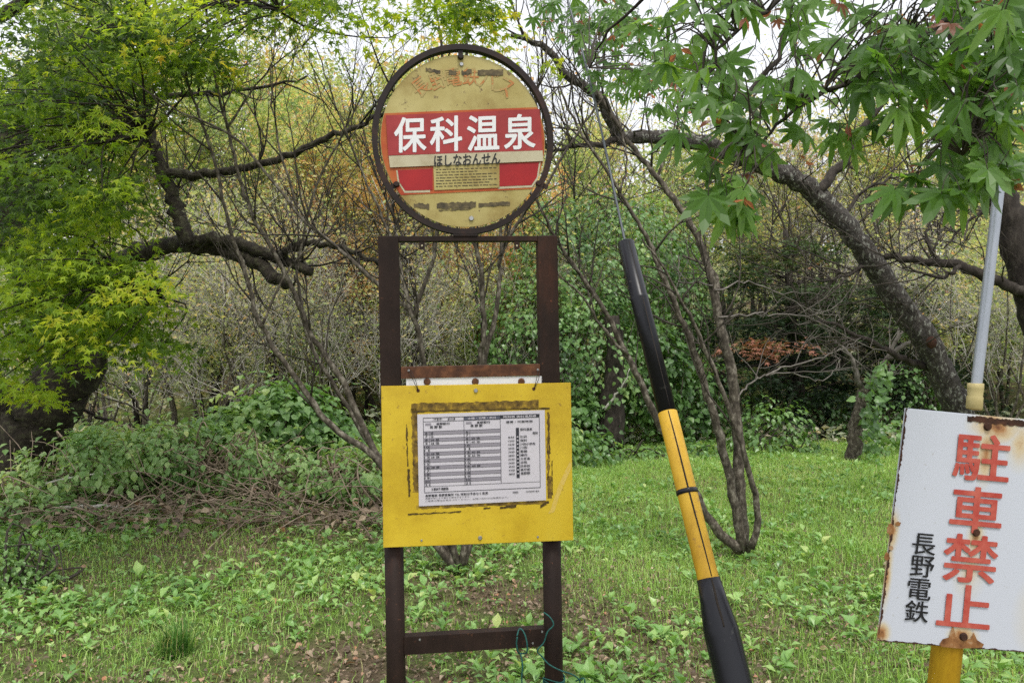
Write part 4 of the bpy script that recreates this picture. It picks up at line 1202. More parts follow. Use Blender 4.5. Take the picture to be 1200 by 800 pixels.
for (cx_, cy_, rx_, ry_, cnt, d0, d1, tb0, tsp) in regions:
    for k in range(int(cnt * .56)):
        a_ = rng.uniform(0, 2 * np.pi); r_ = math.sqrt(rng.rand())
        dd = rng.uniform(d0, d1)
        c_ = P(cx_ + rx_ * r_ * math.cos(a_), cy_ + ry_ * r_ * math.sin(a_), dd)
        j = np.argmin(((allp - c_) ** 2).sum(1)); q_ = allp[j]
        if np.linalg.norm(q_ - c_) > .15:
            mid_ = (q_ + c_) / 2 + np.array([rng.normal(0, .08), rng.normal(0, .08), .10])
            pp_ = spline([q_, mid_, c_], 8); tw.append((pp_, np.linspace(.009, .003, 8)))
        nl_ = rng.randint(45, 95)
        R_ = rng.uniform(.16, .36)
        th = rng.uniform(0, 2 * np.pi, nl_); rr_ = R_ * np.sqrt(rng.rand(nl_))
        tilt = rng.normal(0, .25, 2)
        ox, oy = rr_ * np.cos(th), rr_ * np.sin(th)
        oz = tilt[0] * ox + tilt[1] * oy - .35 * rr_ ** 2 / R_ + rng.normal(0, .035, nl_)
        C.append(c_ + np.stack([ox, oy, oz], 1))
        n_ = rng.normal(0, .5, (nl_, 3)); n_[:, 2] += .8; n_[:, 1] -= .55
        N.append(n_)
        D.append(np.stack([np.cos(th), np.sin(th), np.full(nl_, -.45)], 1) + rng.normal(0, .35, (nl_, 3)))
        base_t = tb0 - .04 + rng.normal(0, tsp * 1.35)
        TT.append(np.clip(base_t + rng.normal(0, .08, nl_), 0, 1)); S.append(rng.uniform(.03, .055, nl_))
C = np.vstack(C)
leaves('crown', C, np.vstack(N), np.vstack(D), np.concatenate(S), T_maple(5, False), M['maple'], mp_, np.concatenate(TT), b_)
tubes('twigs', tw, M['bark'], mp_, 4, 0, 0, b_)

# ---- near maple, upper right: large hanging leaves
rng = RS(27)
b_ = np.array([2.6, 2.6, 0.0]); b_[2] = gz(2.6, 2.6) - .05
nm = root('green_maple', b_, 'near maple with big green hanging leaves above the white sign', 'tree')
trk = [(spline([b_, (2.55, 2.5, .9), (2.4, 2.35, 1.8), (2.2, 2.1, 2.5), (1.8, 1.8, 2.9)], 24), np.linspace(.09, .045, 24))]
tubes('trunk', trk, M['bark'], nm, 12, .05, 1, b_)
boughs = [([(1560, -300), (1300, -120), (1180, -20), (1080, 40), (1000, 90), (930, 130), (880, 180)], 1.8, 1.45, .012, .002),
          ([(1300, -120), (1100, -60), (950, -20), (860, 40), (820, 110)], 1.75, 1.5, .009, .002),
          ([(1180, -20), (1180, 60), (1160, 130), (1130, 180)], 1.7, 1.35, .007, .002),
          ([(1100, -60), (900, -60), (780, -20), (720, 30), (690, 80)], 1.9, 2.4, .009, .002)]
LB = [knobbly(trace(px_, d0, d1, r0, r1), rng, .004) for px_, d0, d1, r0, r1 in boughs]
# join the first bough to the trunk
LB.append((spline([(1.9, 1.85, 2.8), (2.0, 1.85, 2.95), P(1560, -300, 1.8)], 10), np.linspace(.03, .012, 10)))
for l_ in LB: tubes('limb', [l_], M['bark'], nm, 8, .04, 2, b_)
allp = np.vstack([p for p, r in LB])
spots = [  # px, py, rx, ry, n, d0, d1, size
    (1110, 60, 95, 70, 70, 1.3, 1.8, .085), (1150, 160, 50, 55, 30, 1.25, 1.5, .085), (1010, 60, 80, 60, 34, 1.4, 1.9, .08),
    (1090, 215, 45, 25, 12, 1.25, 1.4, .085), (960, 165, 45, 25, 10, 1.4, 1.6, .08), (880, 100, 70, 45, 26, 1.35, 1.7, .085),
    (850, 150, 60, 40, 20, 1.35, 1.6, .085), (860, 215, 45, 30, 12, 1.35, 1.5, .085), (870, 245, 25, 12, 4, 1.35, 1.45, .085),
    (1185, 70, 28, 85, 34, 1.25, 1.6, .085), (1165, 185, 30, 22, 9, 1.25, 1.4, .08), (800, 50, 60, 40, 20, 1.5, 1.9, .08), (900, 10, 90, 26, 24, 1.4, 1.9, .08), (1060, 110, 60, 50, 18, 1.35, 1.6, .085), (1140, -20, 120, 40, 40, 1.4, 1.9, .085), (860, -30, 120, 40, 30, 1.5, 2.0, .08),
    (735, 60, 60, 60, 150, 2.6, 3.6, .075), (790, 100, 50, 35, 40, 2.4, 3.4, .075), (690, 15, 70, 30, 70, 2.6, 3.6, .07),
]
C, N, D, S, TT, tw, sam = [], [], [], [], [], [], []
for (cx_, cy_, rx_, ry_, n_, d0, d1, sz) in spots:
    for k in range(n_):
        a_ = rng.uniform(0, 2 * np.pi); r_ = math.sqrt(rng.rand())
        c_ = P(cx_ + rx_ * r_ * math.cos(a_), cy_ + ry_ * r_ * math.sin(a_), rng.uniform(d0, d1))
        out = np.array([rng.normal(-.1, .6), rng.normal(-.15, .5), rng.uniform(-1.15, -.3)])
        nn = np.array([rng.normal(0, .45), -.75 + rng.normal(0, .4), .75 + rng.normal(0, .3)])
        C.append(c_); D.append(out); N.append(nn); S.append(sz * rng.uniform(.48, .9))
        dark = .3 if r_ < .6 else .5
        v_ = rng.rand()
        TT.append(np.clip((.2 + .45 * rng.rand()) if v_ < .955 else (.74 + .2 * rng.rand()), 0, 1))
        j = np.argmin(((allp - c_) ** 2).sum(1)); q_ = allp[j]
        pet = c_ - unit(out) * .03 + np.array([0, 0, .02])
        if np.linalg.norm(q_ - c_) < .4 and k % 2 == 0:
            tw.append((spline([q_, (q_ + pet) / 2 + np.array([0, 0, .03]), pet], 7), np.linspace(.0022, .0010, 7)))
        tw.append((spline([pet + rng.normal(0, .01, 3), (pet + c_) / 2 + np.array([0, 0, .004]), c_], 5), np.full(5, .0008)))
        if rng.rand() < .14: sam.append((c_ + rng.normal(0, .02, 3), d0))
sc_ = np.array([c_ for c_, d_ in sam]); sc_ = np.repeat(sc_, 2, 0) + rng.normal(0, .004, (2 * len(sc_), 3)); n_ = len(sc_)
C, N, D, S, TT = map(np.array, (C, N, D, S, TT))
S = np.where(TT > .74, S * .5, S); TT = np.where(TT > .74, .86 + .06 * (TT - .74) / .26, TT)
parts_ = []
for v_ in range(4):
    T0, T1 = T_maple(7, True)
    rad2 = T0[:, 0] ** 2 + T0[:, 1] ** 2
    T0 = T0.copy(); T0[:, 2] += (.26, -.12, -.38, .05)[v_] * rad2 + (.0, .16, -.1, .22)[v_] * T0[:, 0] * T0[:, 1]; T0[:, 0] *= (1, .88, .8, 1.08)[v_]; T0[:, 0] += (.0, .06, -.05, .03)[v_] * rad2
    parts_.append(leaf_arrays(C[v_::4], N[v_::4], D[v_::4], S[v_::4], (T0, T1)) + (TT[v_::4],))
V1 = np.vstack([q_[0] for q_ in parts_]); o_ = 0; f_all = []; t_all = []
for q_ in parts_:
    f_all.append(q_[1][0] + o_); o_ += len(q_[0]); t_all.append(np.repeat(q_[3], q_[2][0]))
F1 = [np.vstack(f_all)]; t1_ = np.concatenate(t_all)
V2, F2, p2 = leaf_arrays(sc_, rng.normal(0, 1, (n_, 3)), np.stack([np.tile([-.7, .7], n_ // 2), rng.normal(0, .3, n_), np.full(n_, -.6)], 1), rng.uniform(.022, .032, n_), T_oval(.22, .1))
link('crown', mesh_np('crown', np.vstack([V1, V2]) - b_, [F1[0], F2[0] + len(V1)], np.concatenate([t1_, np.repeat(rng.uniform(.86, 1, n_), p2[0])])), nm, M['near_maple'])
tubes('twigs_and_stalks', tw, M['dark_twig'], nm, 5, 0, 0, b_)  # only thin twigs and leaf stalks; the leaves are in the crown mesh

# ------------------------------------------------------------------ thickets and background
def shell(rng, blobs, n, thick=.25, top=.0):
    """points near the skin of a set of ellipsoids (centre, radii), those inside other blobs dropped; returns points and outward normals"""
    vol = np.array([r[0] * r[1] + r[1] * r[2] + r[0] * r[2] for c, r in blobs]); pr = vol / vol.sum()
    idx = rng.choice(len(blobs), n, p=pr)
    u = rng.normal(0, 1, (n, 3)); u /= np.linalg.norm(u, axis=1)[:, None]
    c = np.array([b[0] for b in blobs])[idx]; r = np.array([b[1] for b in blobs])[idx]
    sc = 1 - thick * rng.rand(n) ** 2
    lump = 1 + .10 * np.sin(u[:, 0] * 7 + idx) * np.sin(u[:, 2] * 6 + 2 * idx) + .07 * np.sin(u[:, 0] * 15 + u[:, 1] * 13 + idx)
    p = c + u * r * (sc * lump)[:, None]
    nn = u / r; nn /= np.linalg.norm(nn, axis=1)[:, None]
    keep = np.ones(n, bool)
    for k, (bc, br) in enumerate(blobs):
        q = ((p - np.array(bc)) / np.array(br)) ** 2
        keep &= ~((q.sum(1) < .45) & (idx != k))
    keep &= p[:, 2] > gz(p[:, 0], p[:, 1]) - .02
    return p[keep], nn[keep]

def blob_px(px, py, d, rx, ry, rd):
    """ellipsoid through its picture place: half sizes rx, ry in photo pixels at that depth, rd metres deep"""
    return (P(px, py, d), np.array([rx * d / F, rd, ry * d / F]))

def thicket(name, label, cat, blobs, n, size, templ, mat, tint, seed, group=None, droop=.5, twn=60, twm='dark_twig', thick=.35, rag=.0):
    rng = RS(seed)
    c = np.mean([b[0] for b in blobs], 0); b_ = np.array([c[0], c[1], float(gz(c[0], c[1]))])
    r_ = root(name, b_, label, cat, group)
    p, nn = shell(rng, blobs, n, thick)
    if rag:
        g_ = noise2(p[:, 0] * 1.0 + p[:, 1] * .6, p[:, 2] * 1.4, 4.2, seed) + .5 * noise2(p[:, 0], p[:, 2] + p[:, 1], 9.0, seed + 3)
        kp = g_ + rng.normal(0, .25, len(p)) > rag - .55
        p, nn = p[kp], nn[kp]
        sh = rng.rand(len(p)) < .16
        p = p + nn * (sh * rng.exponential(.10, len(p)))[:, None] + rng.normal(0, .03, p.shape)
    m_ = len(p)
    Dn = np.stack([nn[:, 0] * .6, nn[:, 1] * .6, np.full(m_, -droop)], 1) + rng.normal(0, .35, (m_, 3))
    Nn = nn * .8 + np.array([0, 0, .6]) + rng.normal(0, .35, (m_, 3))
    tt = np.clip(tint[0] + tint[1] * noise2(p[:, 0] + p[:, 1], p[:, 2], 1.8, seed) + rng.normal(0, .13, m_), 0, 1)
    leaves('leaves', p, Nn, Dn, rng.uniform(size * .55, size * 1.25, m_), templ, M[mat], r_, tt, b_)
    if twn:
        tw = []
        for k in range(twn):
            bl = blobs[rng.randint(len(blobs))]
            s0 = np.array([bl[0][0] + rng.normal(0, .4) * bl[1][0], bl[0][1] + rng.normal(0, .3) * bl[1][1], 0]); s0[2] = gz(s0[0], s0[1])
            u = rng.normal(0, 1, 3); u[2] = abs(u[2]); e = bl[0] + unit(u) * bl[1] * rng.uniform(.75, 1.25 if rag else 1.15)
            md = (s0 + e) / 2 + rng.normal(0, .12, 3)
            tw.append((spline([s0, md, e], 8), np.linspace(.012, .003, 8)))
        tubes('stems', tw, M[twm], r_, 4, 0, 0, b_)
    return r_

oval, heart, diam = T_oval(.33, .2), T_heart(), T_diamond()
# vine-covered thicket right of the bus stop
thicket('vine_thicket', 'tall mound of light green creeper between the bus stop and the dark trees', 'thicket',
        [blob_px(655, 330, 12.0, 60, 95, 1.0), blob_px(700, 320, 12.4, 85, 90, 1.2), blob_px(745, 300, 12.8, 75, 70, 1.1), blob_px(690, 420, 11.6, 75, 100, 1.0),
         blob_px(640, 430, 11.4, 60, 90, .9), blob_px(790, 360, 13.0, 50, 80, 1.0), blob_px(600, 390, 11.8, 40, 60, .8)], 30000, .066, heart, 'vine', (.5, .42), 31, twn=130, twm='grey_twig', thick=.5, rag=.25)
thicket('creeper_curtain', 'dark green creeper hanging round a black dead trunk at the edge of the grass', 'creeper',
        [blob_px(760, 440, 11.6, 50, 65, .5), blob_px(800, 470, 11.8, 46, 50, .5), blob_px(670, 500, 11.0, 50, 42, .5)], 4200, .085, heart, 'vine', (.34, .24), 32, twn=20, rag=.15)
rng = RS(33)
b_ = P(718, 520, 10.9); b_[2] = gz(b_[0], b_[1]) - .03
dt = root('dead_trunk', b_, 'black rotten trunk standing in front of the light green creeper', 'dead tree')
tubes('trunk', [knobbly(trace([(714, 525), (716, 480), (720, 445), (722, 410), (716, 370)], 10.9, 11.0, .2, .1, 16), rng, .015)], M['bark'], dt, 12, .12, 3, b_)
tubes('branch', [knobbly(trace([(709, 480), (722, 462), (732, 448), (738, 432)], 10.7, 10.5, .018, .006), rng, .006)], M['twig'], dt, 5, 0, 0, b_)
# low leafy shrubs along the grass edge
k = 0
for (px, py, d, rx, ry, lab, ti, mt) in ((690, 535, 10.0, 45, 30, 'low leafy shrub right of the yellow board at the grass edge', .55, 'vine'), (755, 545, 10.2, 40, 24, 'low straggly shrub behind the slanting yellow guard', .42, 'bramble'),
                                     (815, 540, 10.4, 40, 26, 'low shrub between the stems of the bare right shrub', .4, 'vine'), (905, 512, 10.6, 50, 46, 'upright leafy shrub just right of the bare grey stems', .5, 'vine'),
                                     (845, 470, 12.2, 50, 46, 'deep green shrub in the gap behind the bare grey stems', .34, 'vine'), (1065, 478, 12.2, 46, 50, 'deep green shrub under the thick leaning trunk', .36, 'vine'), (955, 492, 12.6, 46, 36, 'deep green shrub in the dark hollow left of the creeper clad trunk', .26, 'vine'),
                                     (960, 545, 10.6, 40, 22, 'low weedy clump at the foot of the dark evergreens', .42, 'bramble'), (1045, 530, 10.6, 46, 36, 'low bush between the creeper clad trunk and the white sign', .4, 'bramble'),
                                     (640, 520, 9.8, 40, 45, 'leafy shrub half hidden by the right post of the bus stop', .5, 'bramble')):
    thicket('low_shrub', lab, 'shrub', [blob_px(px, py, d, rx, ry, .4), blob_px(px + rx * .5, py + ry * .4, d + .1, rx * .6, ry * .6, .35), blob_px(px - rx * .5, py + ry * .35, d - .1, rx * .6, ry * .6, .35)], 1100, .085, oval, mt, (ti, .2), 40 + k, twn=14)
    k += 1

# dark evergreens at the right
def layered_tree(name, label, cat, bx, d, trunk_px, layers, n_per, mat, seed, tint0, size=.07, group=None):
    rng = RS(seed)
    b_ = P(bx, 540, d); b_[2] = gz(b_[0], b_[1]) - .05
    r_ = root(name, b_, label, cat, group)
    tr = knobbly(trace(trunk_px, d, d + .2, .14, .04, 30), rng, .012)
    tubes('trunk', [tr], M['bark'], r_, 10, .06, 2, b_)
    C, N, D, TT, tw = [], [], [], [], []
    for (px, py, rx, rd, cnt, tofs) in layers:
        for k in range(cnt):
            a_ = rng.uniform(0, 2 * np.pi); q_ = math.sqrt(rng.rand())
            dd = d + rd * q_ * math.sin(a_) - (1.9 if tofs > .7 else 0)
            c_ = P(px + rx * q_ * math.cos(a_), py + rng.normal(0, 9), dd)
            j = np.argmin(((tr[0] - c_) ** 2).sum(1))
            tw.append((spline([tr[0][j], (tr[0][j] + c_) / 2 + np.array([0, 0, .12]), c_], 7), np.linspace(.014, .004, 7)))
            R_ = rng.uniform(.22, .45); th = rng.uniform(0, 2 * np.pi, n_per); rr_ = R_ * np.sqrt(rng.rand(n_per))
            ox, oy = rr_ * np.cos(th), rr_ * np.sin(th)
            C.append(c_ + np.stack([ox, oy, -.4 * rr_ ** 2 / R_ + rng.normal(0, .04, n_per)], 1))
            nn = rng.normal(0, .35, (n_per, 3)); nn[:, 2] += 1; N.append(nn)
            D.append(np.stack([np.cos(th), np.sin(th), np.full(n_per, -.5)], 1) + rng.normal(0, .3, (n_per, 3)))
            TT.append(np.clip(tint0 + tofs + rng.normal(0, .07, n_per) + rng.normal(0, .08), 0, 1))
    C = np.vstack(C)
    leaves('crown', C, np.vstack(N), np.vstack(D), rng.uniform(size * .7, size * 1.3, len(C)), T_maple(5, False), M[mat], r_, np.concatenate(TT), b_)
    tubes('branches', tw, M['dark_twig'], r_, 4, 0, 0, b_)
    return r_
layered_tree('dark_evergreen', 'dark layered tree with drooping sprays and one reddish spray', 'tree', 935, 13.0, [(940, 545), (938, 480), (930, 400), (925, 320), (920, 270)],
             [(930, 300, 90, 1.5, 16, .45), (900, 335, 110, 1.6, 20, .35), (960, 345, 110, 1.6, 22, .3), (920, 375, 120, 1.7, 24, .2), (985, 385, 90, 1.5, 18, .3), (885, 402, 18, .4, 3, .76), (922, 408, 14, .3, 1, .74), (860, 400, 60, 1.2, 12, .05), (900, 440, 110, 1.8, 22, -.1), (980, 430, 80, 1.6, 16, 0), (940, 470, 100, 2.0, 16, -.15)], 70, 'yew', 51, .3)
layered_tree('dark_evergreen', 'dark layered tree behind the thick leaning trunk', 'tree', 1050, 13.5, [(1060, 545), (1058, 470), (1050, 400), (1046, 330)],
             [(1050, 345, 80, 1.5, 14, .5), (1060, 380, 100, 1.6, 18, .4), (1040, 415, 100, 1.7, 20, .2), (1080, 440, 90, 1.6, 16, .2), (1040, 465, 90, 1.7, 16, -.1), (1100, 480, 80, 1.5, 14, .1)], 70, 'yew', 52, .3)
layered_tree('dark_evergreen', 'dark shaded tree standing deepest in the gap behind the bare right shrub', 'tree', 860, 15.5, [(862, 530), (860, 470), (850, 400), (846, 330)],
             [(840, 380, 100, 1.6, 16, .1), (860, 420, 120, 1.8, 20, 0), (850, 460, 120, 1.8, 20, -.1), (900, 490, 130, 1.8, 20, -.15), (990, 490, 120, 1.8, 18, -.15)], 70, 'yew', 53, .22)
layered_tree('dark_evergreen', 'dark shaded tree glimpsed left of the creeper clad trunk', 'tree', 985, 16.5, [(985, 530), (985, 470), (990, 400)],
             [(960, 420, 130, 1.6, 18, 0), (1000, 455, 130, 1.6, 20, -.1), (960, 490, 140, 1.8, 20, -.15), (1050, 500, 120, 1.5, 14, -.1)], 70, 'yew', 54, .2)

# ---- left: brambles over a brush heap
thicket('vine_bush', 'rounded mound of broad green vine leaves left of the bus stop', 'bush', [blob_px(335, 498, 8.4, 70, 46, .7), blob_px(280, 515, 8.2, 55, 38, .6), blob_px(385, 522, 8.4, 55, 34, .6)], 6500, .085, heart, 'vine', (.58, .34), 61, twn=50, thick=.45, rag=.2)
thicket('bramble', 'pale leaved bramble sprawling in front of the maple trunk', 'bramble', [blob_px(115, 548, 7.2, 75, 38, .6), blob_px(30, 575, 6.9, 55, 26, .5), blob_px(155, 530, 7.4, 80, 36, .5)], 9500, .072, oval, 'bramble', (.64, .32), 62, twn=80, twm='dead_twig', thick=.6, rag=.45)
thicket('bramble', 'bramble trailing over brown stalks in the middle of the brush heap', 'bramble', [blob_px(215, 532, 7.4, 80, 36, .6), blob_px(270, 545, 7.2, 60, 34, .5)], 6000, .068, oval, 'bramble', (.6, .32), 63, twn=110, twm='dead_twig', thick=.6, rag=.55)
thicket('bramble', 'low straggling bramble spilling from the brush heap onto the grass', 'bramble', [blob_px(120, 610, 6.4, 60, 14, .35), blob_px(300, 595, 6.7, 60, 14, .35), blob_px(210, 585, 6.9, 50, 18, .4)], 900, .06, oval, 'bramble', (.6, .25), 69, twn=50, twm='dead_twig', thick=.9)
thicket('bramble', 'bramble with bare brown canes beside the left post of the bus stop', 'bramble', [blob_px(400, 555, 7.3, 52, 32, .5), blob_px(440, 562, 7.1, 48, 38, .5), blob_px(345, 555, 7.2, 55, 30, .4)], 6000, .068, oval, 'bramble', (.58, .32), 64, twn=90, twm='dead_twig', thick=.6, rag=.6)
thicket('bramble', 'dim bramble creeping along the foot of the brush heap at the edge', 'bramble', [blob_px(10, 600, 6.4, 60, 26, .4), blob_px(70, 590, 6.7, 45, 18, .4)], 1100, .07, oval, 'bramble', (.5, .25), 65, twn=30, twm='dead_twig', thick=.6)
thicket('leafy_weed', 'small leaved green weed bush at the lower left edge', 'weed', [blob_px(20, 665, 4.9, 38, 30, .25), blob_px(-25, 650, 4.9, 45, 45, .3), blob_px(45, 685, 4.8, 22, 14, .18)], 1700, .035, oval, 'bramble', (.42, .2), 66, twn=30, thick=.7)
# brush: dead canes
rng = RS(67)
tw = []
for k in range(480):
    px = rng.uniform(-20, 450); d = rng.uniform(6.2, 7.3)
    x_ = (px - 600) / F * d
    base = np.array([x_, d, gz(x_, d) + rng.uniform(0, .16) * (1 if d > 6.6 else .5)])
    a_ = rng.uniform(0, 2 * np.pi); el = rng.uniform(-.1, .45)
    tw.append(twig(rng, base, (math.cos(a_), .6 * math.sin(a_), math.sin(el)), rng.uniform(.3, 1.1), rng.uniform(.003, .007), .2, -.08, 7, .4))
tag(tubes('dead_canes', tw, M['dead_twig'], None, 4), 'tangle of brown dead canes and stalks heaped under the brambles', 'brush heap', kind='stuff')
n = 1500
px = rng.uniform(-30, 455, n); d = rng.uniform(6.0, 8.0, n); x_ = (px - 600) / F * d
N, D = rand_dirs(rng, n, .6)
tag(leaves('leaf_litter', np.stack([x_, d, gz(x_, d) + rng.uniform(.0, .16, n)], 1), N, D, rng.uniform(.035, .085, n), oval, M['litter'], None, np.clip(rng.beta(1.3, 2.4, n), 0, 1)), 'dry brown leaves caught in the brush heap', 'dead leaves', kind='stuff')
# fallen branches
for lab, px_, d0, d1, r0, r1, mt in (('long pale fallen branch lying across the brush heap', [(50, 597), (82, 594), (120, 592), (150, 596), (178, 602)], 6.5, 6.7, .018, .012, 'twig'),
                                 ('thin grey fallen branch slanting up from the left edge', [(2, 612), (30, 585), (52, 568), (100, 557), (165, 552)], 6.5, 6.9, .014, .006, 'twig'),
                                 ('curved brown fallen branch at the foot of the brush heap', [(55, 640), (100, 623), (150, 618), (205, 622), (240, 630)], 6.2, 6.3, .014, .01, 'dead_twig'),
                                 ('short thick rotten log at the foot of the brush heap', [(230, 622), (245, 627), (262, 632)], 6.4, 6.4, .05, .042, 'bark'),
                                 ('straight dry stick leaning out of the brambles by the bus stop', [(376, 596), (392, 590), (408, 586)], 7.0, 7.0, .014, .012, 'twig')):
    pa = knobbly(trace(px_, d0, d1, r0, r1), rng, .005)
    off = pa[0][0].copy()
    o = tag(tubes('rotten_log' if 'log' in lab else 'fallen_branch', [pa], M[mt], None, 8, .08, 1, off), lab, 'log' if 'log' in lab else 'branch'); o.location = off
# bowed sapling in front of the maple
pa = knobbly(trace([(205, 560), (192, 507), (165, 500), (148, 497), (120, 490), (100, 481), (82, 467), (70, 455)], 8.6, 8.2, .03, .012), rng, .006)
off = pa[0][0].copy(); off[2] = gz(off[0], off[1])
sp_ = root('bowed_sapling', off, 'dark bare sapling bowed over to the left above the brambles', 'sapling')
tubes('trunk', [pa], M['bark'], sp_, 7, .05, 1, off)
tw = [knobbly(trace(p_, 8.5, 8.3, .014, .004), rng, .006) for p_ in ([(190, 503), (165, 485), (150, 474), (125, 466), (105, 466)], [(168, 484), (172, 465), (172, 445), (162, 432)], [(166, 480), (150, 460), (130, 450), (95, 440)])]
side_twigs(rng, pa, 12, .5, .006, 2, .3, .8, .2, .2, 3, tw)
tubes('twigs', tw, M['dark_twig'], sp_, 4, 0, 0, off)
# grass tuft
rng = RS(68)
tx, ty_ = P(205, 760, 3.95)[:2]
n = 330
aa = rng.uniform(0, 2 * np.pi, n); rr_ = .075 * np.sqrt(rng.rand(n))
V, fc = blades(tx + rr_ * np.cos(aa), ty_ + rr_ * np.sin(aa), rng.uniform(.07, .23, n), rng.uniform(.0015, .0032, n), rng, .95)
tz = float(gz(tx, ty_))
tt = np.clip(.5 + rng.normal(0, .3, n), 0, 1)
o = link('grass_tuft', mesh_np('grass_tuft', V - np.array([tx, ty_, tz]), fc, np.concatenate([tt, tt])), None, M['tuft'])
o.location = (tx, ty_, tz); tag(o, 'round tuft of long dark grass on the bare soil at lower left', 'grass tuft')

# ---- trees and bare shrubs on the slope, copies of a few kinds
def proto_tree(name, seed, H, leafn, tint, size, mat='far', spread=1.0, twm='dark_twig', r=.11, stems=1, lab='', cat='tree', group=None, tw1=9):
    rng = RS(seed)
    r_ = root(name, (0, 0, 0), lab, cat, group)
    paths, tw = [], []
    for s in range(stems):
        a_ = rng.uniform(0, 2 * np.pi)
        d0 = np.array([math.cos(a_) * .35 * (stems > 1), math.sin(a_) * .35 * (stems > 1), 1])
        mainp = twig(rng, (0, 0, -.1), d0, H * rng.uniform(.75, 1), r, .10, .12, 14, .2)
        paths.append(mainp)
        side_twigs(rng, mainp, tw1, H * .36 * spread, r * .4, 3, .22, .85, .12, .18, 5, tw, 7)
    tubes('trunk', paths, M['stem'] if twm == 'twig' else M['bark'], r_, 7, .05, seed)
    tubes('twigs', tw, M[twm], r_, 3, 0, 0)
    if leafn:
        ends = np.vstack([p[2:] for p, q_ in tw]); idx = rng.randint(0, len(ends), leafn)
        clump = rng.rand(len(tw))
        C = ends[idx] + rng.normal(0, .13, (leafn, 3))
        N, D = rand_dirs(rng, leafn, .5)
        tt = np.clip(tint[0] + tint[1] * noise2(C[:, 0] + C[:, 2], C[:, 1], 1.0, seed) + rng.normal(0, .19, leafn), 0, 1)
        leaves('crown', C, N, D, rng.uniform(size * .6, size * 1.3, leafn), T_diamond(), M[mat], r_, tt)
    return r_

def dup(r_, loc, rz, sc, label):
    o = r_.copy(); COL.objects.link(o)
    o.location = loc; o.rotation_euler = (0, 0, rz); o.scale = (sc, sc, sc); o['label'] = label
    for ch in r_.children:
        c = ch.copy(); COL.objects.link(c); c.parent = o
    return o

KIND = {
    'orange': ('autumn_tree', 71, 7.0, 6500, (.84, .15), .135, 'far', 1.0, 'grey_twig', .08, 1, 'thin autumn tree with sparse orange leaves on the slope behind'),
    'yellow': ('autumn_tree', 72, 7.5, 6000, (.44, .26), .14, 'far', 1.0, 'grey_twig', .085, 1, 'thin autumn tree with yellow leaves on the slope behind'),
    'green': ('pale_green_tree', 73, 7.0, 6500, (.25, .2), .14, 'far', 1.0, 'twig', .10, 1, 'pale green tree in loose leaf on the slope behind'),
    'bare': ('bare_thicket_shrub', 74, 3.4, 900, (.45, .3), .07, 'far', 1.1, 'twig', .022, 5, 'pale leafless thicket shrub with many thin grey stems'),
    'darkbare': ('bare_tree', 77, 5.6, 260, (.5, .3), .09, 'far', 1.15, 'dark_twig', .05, 2, 'dark stemmed leafless tree with fine crossing branches behind the clearing'),
    'baretree': ('bare_tree', 75, 7.5, 700, (.6, .3), .1, 'far', 1.0, 'twig', .085, 1, 'slender grey leafless tree standing on the wooded slope'),
    'bushg': ('pale_green_bush', 76, 2.6, 5000, (.3, .25), .09, 'far', 1.3, 'twig', .03, 3, 'pale grey green bush loosely in leaf on the slope'),
}
PROTO = {}
rng = RS(80)
places = []
def row(kind, pxs, d, jd, s0=.85, s1=1.2):
    for px in pxs:
        dd = d + rng.uniform(-jd, jd)
        places.append((kind, px + rng.uniform(-18, 18), dd, rng.uniform(s0, s1)))
row('bare', [-20, 110, 180, 240, 300, 350, 400, 470, 560], 11.8, 1.0, .7, 1.05)
row('bare', [1090, 1160, 1240], 12.0, .8, .8, 1.1)
row('bushg', [100, 220, 330, 410, 480, 540, 600], 13.2, .9, .8, 1.15)
row('bushg', [1100, 1160, 1240], 14.0, .9, .9, 1.3)
row('baretree', [205, 283, 520], 12.6, .4, .6, .8)
row('darkbare', [165, 245, 320, 395, 455, 520, 585, 650], 12.6, .9, .7, 1.0)
row('darkbare', [700, 775, 900, 985, 1075, 1160], 14.6, .8, .85, 1.1)
row('orange', [400, 440, 560, 610], 13.8, .4, .48, .58)
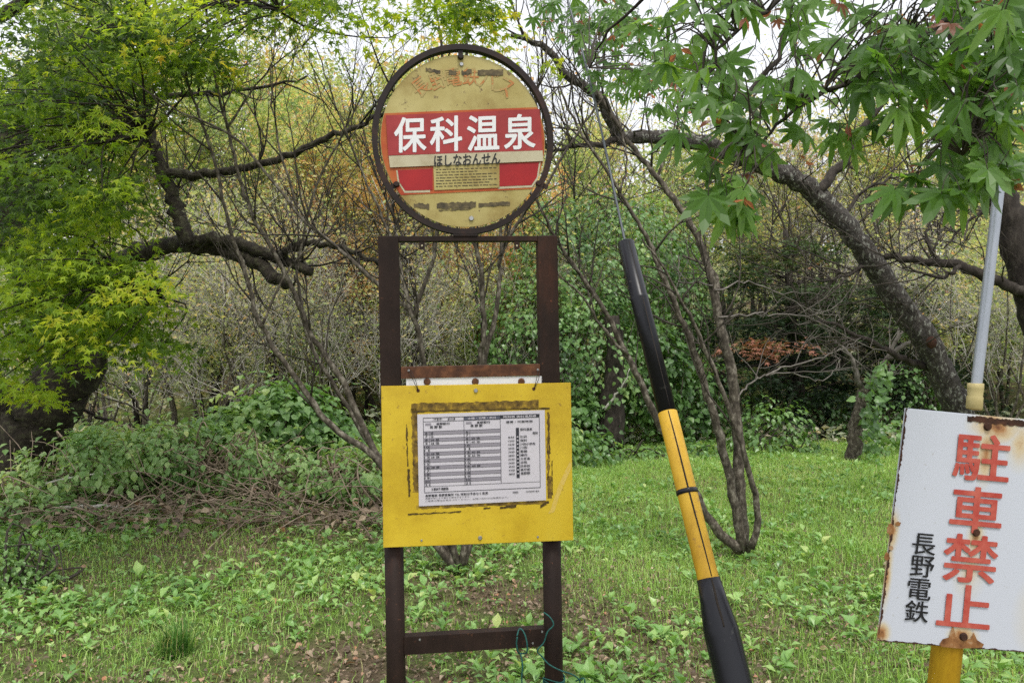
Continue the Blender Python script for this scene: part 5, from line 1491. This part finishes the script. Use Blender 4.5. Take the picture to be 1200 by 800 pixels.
row('yellow', [235, 325, 475], 14.8, .5, .6, .75)
row('green', [190, 350], 15.4, .5, .6, .75)
row('orange', [385, 440, 500], 16, 1.2, .6, .75)
row('green', [60, 180, 300], 17.0, 1.5, .9, 1.2)
row('yellow', [240, 345, 540], 17.5, 2, .65, .85)
row('green', [690, 780], 18, 1.0, .55, .7)
row('yellow', [860, 960, 1060, 1150, 1220], 18, 1.5, .5, .72)
row('bare', [840, 900, 960, 1020, 1080], 17, 1.2, 1.3, 1.6)
row('baretree', [120, 430, 640, 800, 1000, 1240], 19, 2, .8, 1.1)
row('bushg', [160, 260, 360, 460, 560, 660, 780, 900, 1040, 1160], 21, 2, 1.2, 1.8)
row('yellow', [100, 300], 24, 2, .8, 1.0)
row('yellow', [720, 840, 1120], 25, 2, .5, .7)
row('green', [20, 200, 400, 540], 25, 2, .75, 1.0)
row('green', [640, 900, 1000, 1200], 26, 2, .5, .75)
row('orange', [260, 350], 26, 3, .8, 1.0)
row('orange', [680, 960, 1080, 1220], 27, 3, .45, .7)
row('baretree', [80, 340, 600, 760, 900, 1180], 29, 3, .9, 1.2)
GROUPS = {'orange': 'orange autumn trees on the slope', 'yellow': 'yellow autumn trees on the slope', 'green': 'pale green trees on the slope', 'bare': 'leafless thicket shrubs behind the clearing', 'darkbare': 'dark stemmed leafless trees behind the clearing', 'baretree': 'leafless grey trees on the slope', 'bushg': 'pale green bushes at the foot of the slope'}
CAT = {'bare': 'shrub', 'bushg': 'bush'}
for kind, px, d, s_ in places:
    x_ = (px - 600) / F * d; loc = (x_, d, float(gz(x_, d)))
    k_ = KIND[kind]
    if kind not in PROTO:
        r_ = PROTO[kind] = proto_tree(k_[0], k_[1], k_[2], k_[3], k_[4], k_[5], k_[6], k_[7], k_[8], k_[9], k_[10], k_[11], CAT.get(kind, 'tree'), GROUPS[kind])
        r_.location = loc; r_.scale = (s_,) * 3; r_.rotation_euler = (0, 0, rng.uniform(0, 6.28))
    else:
        dup(PROTO[kind], loc, rng.uniform(0, 6.28), s_, k_[11])
